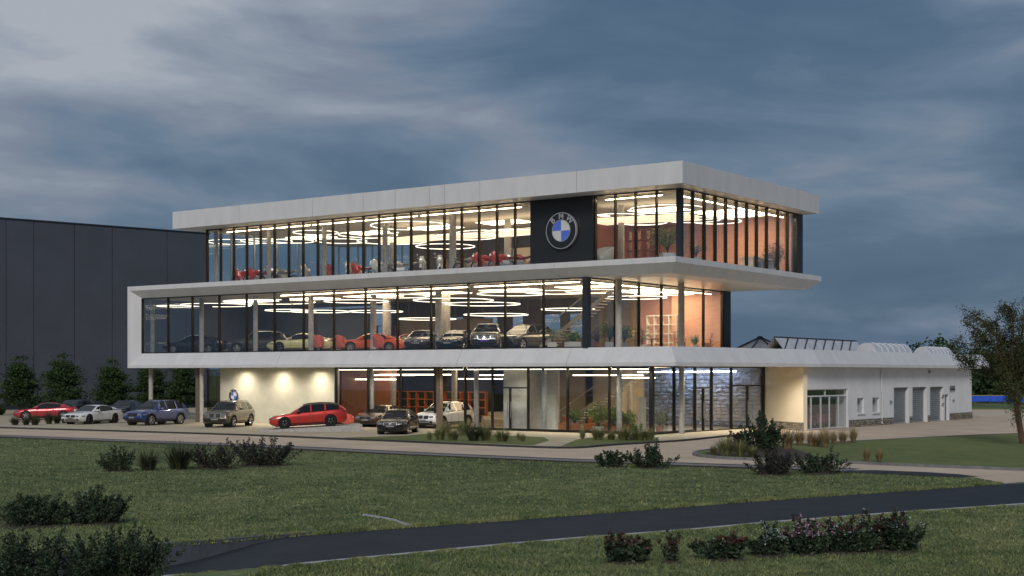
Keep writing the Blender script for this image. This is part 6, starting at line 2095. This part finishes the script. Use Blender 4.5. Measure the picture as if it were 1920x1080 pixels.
# potted plants
def potted(label, pos, h, w, style, pot, lmat, seed, group, potr=0.28, poth=0.42, leaf=0.16, n=500):
    rng = np.random.default_rng(seed)
    t = thing('potted_plant', label, 'potted plant', pos, rng.uniform(0, 6), group)
    if pot == 'box':
        MB().box(-potr, potr, -potr, potr, 0, poth).build('pot', M_WPOT, t)
    else:
        MB().lathe([(potr * 0.7, 0), (potr, poth * 0.9), (potr * 1.08, poth * 0.9), (potr * 1.08, poth), (potr * 0.9, poth), (potr * 0.9, poth - 0.05), (0.001, poth - 0.05)], 18).build('pot', M_TERPOT if pot == 'terra' else M_WPOT, t, smooth=35)
    if style == 'palm':
        vs_, fs = [], []
        st = MB()
        for k in range(n // 12):
            a = rng.uniform(0, 6.28)
            hh = poth + (h - poth) * rng.uniform(0.45, 1.0)
            ou = w * rng.uniform(0.25, 0.55)
            pts = [np.array([math.cos(a) * ou * q ** 1.5, math.sin(a) * ou * q ** 1.5, poth - 0.05 + (hh - poth) * (1 - (1 - q) ** 1.6) - ou * 0.3 * q ** 3]) for q in np.linspace(0, 1, 7)]
            st.tube(pts, [0.014, .012, .01, .008, .006, .004, .002], 4, cap=False)
            for q in range(2, 7):
                for s in (-1, 1):
                    d = unit(pts[q] - pts[q - 1])
                    sd = np.array([-d[1], d[0], 0]) * s
                    L_ = leaf * rng.uniform(0.9, 1.7)
                    o = len(vs_)
                    tip = pts[q] + (sd * 0.8 + d * 0.7 - np.array([0, 0, 0.35])) * L_
                    m_ = (pts[q] + tip) / 2
                    vs_ += [tuple(pts[q]), tuple(m_ + d * 0.035), tuple(tip), tuple(m_ - d * 0.035)]
                    fs.append((o, o + 1, o + 2, o + 3))
        st.build('stem', M_BARK, t)
        MB().add(vs_, fs).build('frond_leaves', lmat, t)
    elif style == 'agave':
        mm = MB()
        for k in range(26):
            a = 2.4 * k
            el = rng.uniform(0.5, 1.35)
            L_ = (h - poth) * rng.uniform(0.8, 1.1)
            d = np.array([math.cos(a) * math.cos(el), math.sin(a) * math.cos(el), math.sin(el)])
            sd = np.array([-math.sin(a), math.cos(a), 0]) * 0.05
            b0 = np.array([0, 0, poth - 0.06])
            mm.add([b0 - sd * .6, b0 + sd * .6, b0 + d * L_ * .5 + sd, b0 + d * L_, b0 + d * L_ * .5 - sd], [(0, 1, 2, 3, 4)])
        mm.build('spiky_leaves', lmat, t)
    else:
        st = MB()
        C, D, S = [], [], []
        for k in range(16):
            a = 2.4 * k
            rr = w * 0.5 * math.sqrt((k + 1) / 16)
            tip = np.array([math.cos(a) * rr, math.sin(a) * rr, poth + (h - poth) * (1 - 0.4 * (rr / (w * 0.5)) ** 2) * rng.uniform(0.75, 1.0)])
            b0 = np.array([0, 0, poth - 0.06])
            mid = np.array([tip[0] * .35, tip[1] * .35, (poth + tip[2]) * .5])
            st.tube([b0, mid, tip], [0.02, 0.013, 0.004], 5, cap=False)
            m_ = n // 16
            q = rng.uniform(0.35, 1, m_)[:, None]
            C.append((1 - q) ** 2 * b0 + 2 * q * (1 - q) * mid + q * q * tip + rng.normal(0, w * 0.06, (m_, 3)))
            D.append(unit(rng.normal(0, 1, (m_, 3)) + np.array([0, 0, .2])))
            S.append(rng.uniform(.6, 1.2, m_) * leaf)
        st.build('stem', M_BARK, t)
        put('foliage', leaf_mesh('foliage', np.concatenate(C), np.concatenate(D), np.concatenate(S), 0.55, rng), lmat, t)
    return t
GP = 'potted plants'
def gpot(label, px, py, wpx, hpx, b, *args, **kw):
    a = a_at(px, b)
    pos = W(a, b, FZ)
    s = pos.y / F
    return potted(label, pos, hpx * s, wpx * s, *args, **kw)
gpot('potted shrub in an orange tub at the foot of the stairs', 1078, 0, 36, 46, 3.2, 'bush', 'terra', M_LEAFG, 801, GP, n=520, potr=0.34, poth=0.5)
gpot('tall potted tree with fresh leaves in a pale pot before the bench', 1122, 0, 52, 58, 2.6, 'bush', 'pale', M_LEAFG, 802, GP, n=620, potr=0.36, poth=0.36)
gpot('leafy shrub in a tub behind the corner grass clumps', 1150, 0, 44, 50, 3.4, 'bush', 'terra', M_LEAFG, 803, GP, n=640)
gpot('leafy shrub in a tub beside the last bench', 1178, 0, 40, 42, 4.0, 'bush', 'terra', M_LEAFG, 804, GP, n=520)
aa = A1 + 1.4
potted('rounded potted shrub just behind the glass corner post', W(aa, b_at(1237, aa), FZ), 42 * 0.0325, 40 * 0.0325, 'bush', 'terra', M_LEAFG, 805, GP, n=700)
def mpot(label, px, face, off, wpx, hpx, z, *args, **kw):
    """face 'a': off is b; face 'b': off is a"""
    if face == 'a':
        pos = W(a_at(px, off), off, z)
    else:
        pos = W(off, b_at(px, off), z)
    s = pos.y / F
    return potted(label, pos, hpx * s, wpx * s, *args, **kw)
M_PALM = mat('palm_leaf', (0.10, 0.17, 0.05), 0.5, var=0.3, island=0.4, col2=(0.19, 0.25, 0.08))
M_PALMY = mat('yellow_palm_leaf', (0.26, 0.25, 0.07), 0.5, var=0.3, island=0.4, col2=(0.40, 0.36, 0.12))
M_DRY = mat('dry_leaf', (0.20, 0.12, 0.07), 0.6, var=0.3, island=0.4)
mpot('fan palm in a white box by the middle-floor stairs', 1035, 'a', 3.0, 34, 44, ZD[2], 'palm', 'box', M_PALM, 811, GP, n=200, leaf=0.2)
mpot('leafy plant in a wide white box beside the middle-floor corner post', 1074, 'a', 3.0, 38, 34, ZD[2], 'bush', 'box', M_PALM, 812, GP, n=500, potr=0.4)
mpot('tall fan palm just past the middle-floor corner post', 1143, 'b', A2 + 1.0, 48, 58, ZD[2], 'palm', 'box', M_PALM, 813, GP, n=700, leaf=0.24)
mpot('bushy palm in a white box before the brown cane chair', 1170, 'b', A2 + 0.9, 34, 48, ZD[2], 'palm', 'box', M_PALM, 814, GP, n=600, leaf=0.2)
mpot('brown dry plant low beside the middle-floor corner post', 1120, 'b', A2 + 1.6, 40, 36, ZD[2], 'bush', 'terra', M_DRY, 815, GP, n=400)
mpot('pale pampas plant behind the cane chair', 1205, 'b', A2 + 3.0, 40, 52, ZD[2], 'palm', 'box', M_PALMY, 816, GP, n=260, leaf=0.22)
mpot('spiky agave in a low white pot near the end wall', 1303, 'b', A2 + 1.0, 34, 38, ZD[2], 'agave', 'pale', M_PALM, 817, GP)
mpot('big yellow-green palm behind the top-floor corner post', 1252, 'a', 3.2, 62, 72, ZU[0], 'palm', 'box', M_PALMY, 818, GP, n=1100, leaf=0.36, potr=0.42, poth=0.5)
mpot('dark leafy plant just round the top-floor corner post', 1305, 'b', A3 + 1.2, 40, 50, ZU[0], 'palm', 'box', M_PALM, 819, GP, n=240, leaf=0.2)
mpot('wide brownish tree-like plant at the far end of the top-floor side', 1452, 'b', A3 + 1.2, 50, 62, ZU[0], 'bush', 'box', M_DRY, 820, GP, n=900, potr=0.4)
# stairs
def stair(label, px0, b, rise, run, n, z, width=1.4, grp='staircases'):
    a = a_at(px0, b)
    t = thing('staircase', label, 'stairs', W(a, b, z), BROT, grp)
    for k in range(n):
        MB().box(run * k / n, run * (k + 1) / n + 0.04, 0, width, rise * (k + 1) / n - 0.06, rise * (k + 1) / n).build('step', M_WPOT, t)
    mm = MB()
    mm.add([(0, -0.03, 0), (run, -0.03, rise - 0.3), (run, -0.03, rise + 0.02), (0, -0.03, 0.28), (0, -0.001, 0), (run, -0.001, rise - 0.3), (run, -0.001, rise + 0.02), (0, -0.001, 0.28)],
           [(0, 1, 2, 3), (7, 6, 5, 4), (0, 4, 5, 1), (1, 5, 6, 2), (2, 6, 7, 3), (3, 7, 4, 0)])
    mm.build('stringer', M_BEIGE, t)
    MB().add([(0, -0.05, 0.2), (run, -0.05, rise + 0.0), (run, -0.05, rise + 1.0), (0, -0.05, 1.15)], [(0, 1, 2, 3)]).build('glass_balustrade', M_CLEAR, t)
    MB().tube([(0, -0.05, 1.17), (run, -0.05, rise + 1.02)], 0.035, 6).build('handrail', M_STEEL, t)
    return t
stair('pale staircase with glass balustrade on the ground floor', 1050, 6.5, 4.0, 6.4, 22, FZ)
stair('staircase with glass balustrade on the middle floor by the corner post', 1012, 6.0, 4.1, 6.0, 22, ZD[2])
# projector-like unit under the middle-floor ceiling
a = a_at(533, 3.5)
t = thing('ceiling_speaker', 'dark box with cable under the middle-floor ceiling above the olive car', 'speaker', W(a, 3.5, Z2b - 0.55), BROT)
MB().box(-0.35, 0.35, -0.2, 0.2, 0.0, 0.3).build('cabinet', M_BLACKTRIM, t)
MB().tube([(0, 0, 0.3), (0, 0, 0.5)], 0.03, 6).build('bracket', M_STEEL, t)
MB().tube([(0.35, 0, 0.2), (0.8, 0, -0.2), (1.2, 0, 0.1), (1.3, 0, 0.49)], 0.015, 5).build('cable', M_BLACKTRIM, t)
# white box-like counter on the ground floor
a = a_at(1203, 5.0)
t = thing('white_plinth', 'tall white display plinth beside the feature wall', 'plinth', W(a, 5.0, FZ), BROT)
MB().box(-0.14, 0.14, -0.3, 0.3, 0, 2.1).build('plinth_body', M_WPOT, t)
MB().box(-0.16, 0.16, -0.32, 0.32, 2.101, 2.14).build('plinth_cap', M_STEEL, t)
# sofa in the lobby
a = a_at(936, 8.0)
t = thing('lounge_sofa', 'cream lounge sofa behind the entrance door', 'sofa', W(a, 8.0, FZ), BROT)
MB().box(-1.2, 1.2, -0.45, 0.45, 0.12, 0.42).build('base', M_BEIGE, t)
MB().box(-1.2, 1.2, 0.28, 0.5, 0.42, 0.95).build('backrest', M_BEIGE, t)
for s in (-1, 1):
    MB().box(s * 1.2, s * 1.0, -0.45, 0.28, 0.421, 0.65).build('armrest', M_BEIGE, t)
    MB().box(s * 0.98, s * 0.03, -0.43, 0.27, 0.421, 0.54).build('cushion', M_WPOT, t)
dup_labels = {k: v for k, v in LABELS.items() if len(v) > 1}
if dup_labels:
    print('DUPLICATE LABELS', dup_labels)
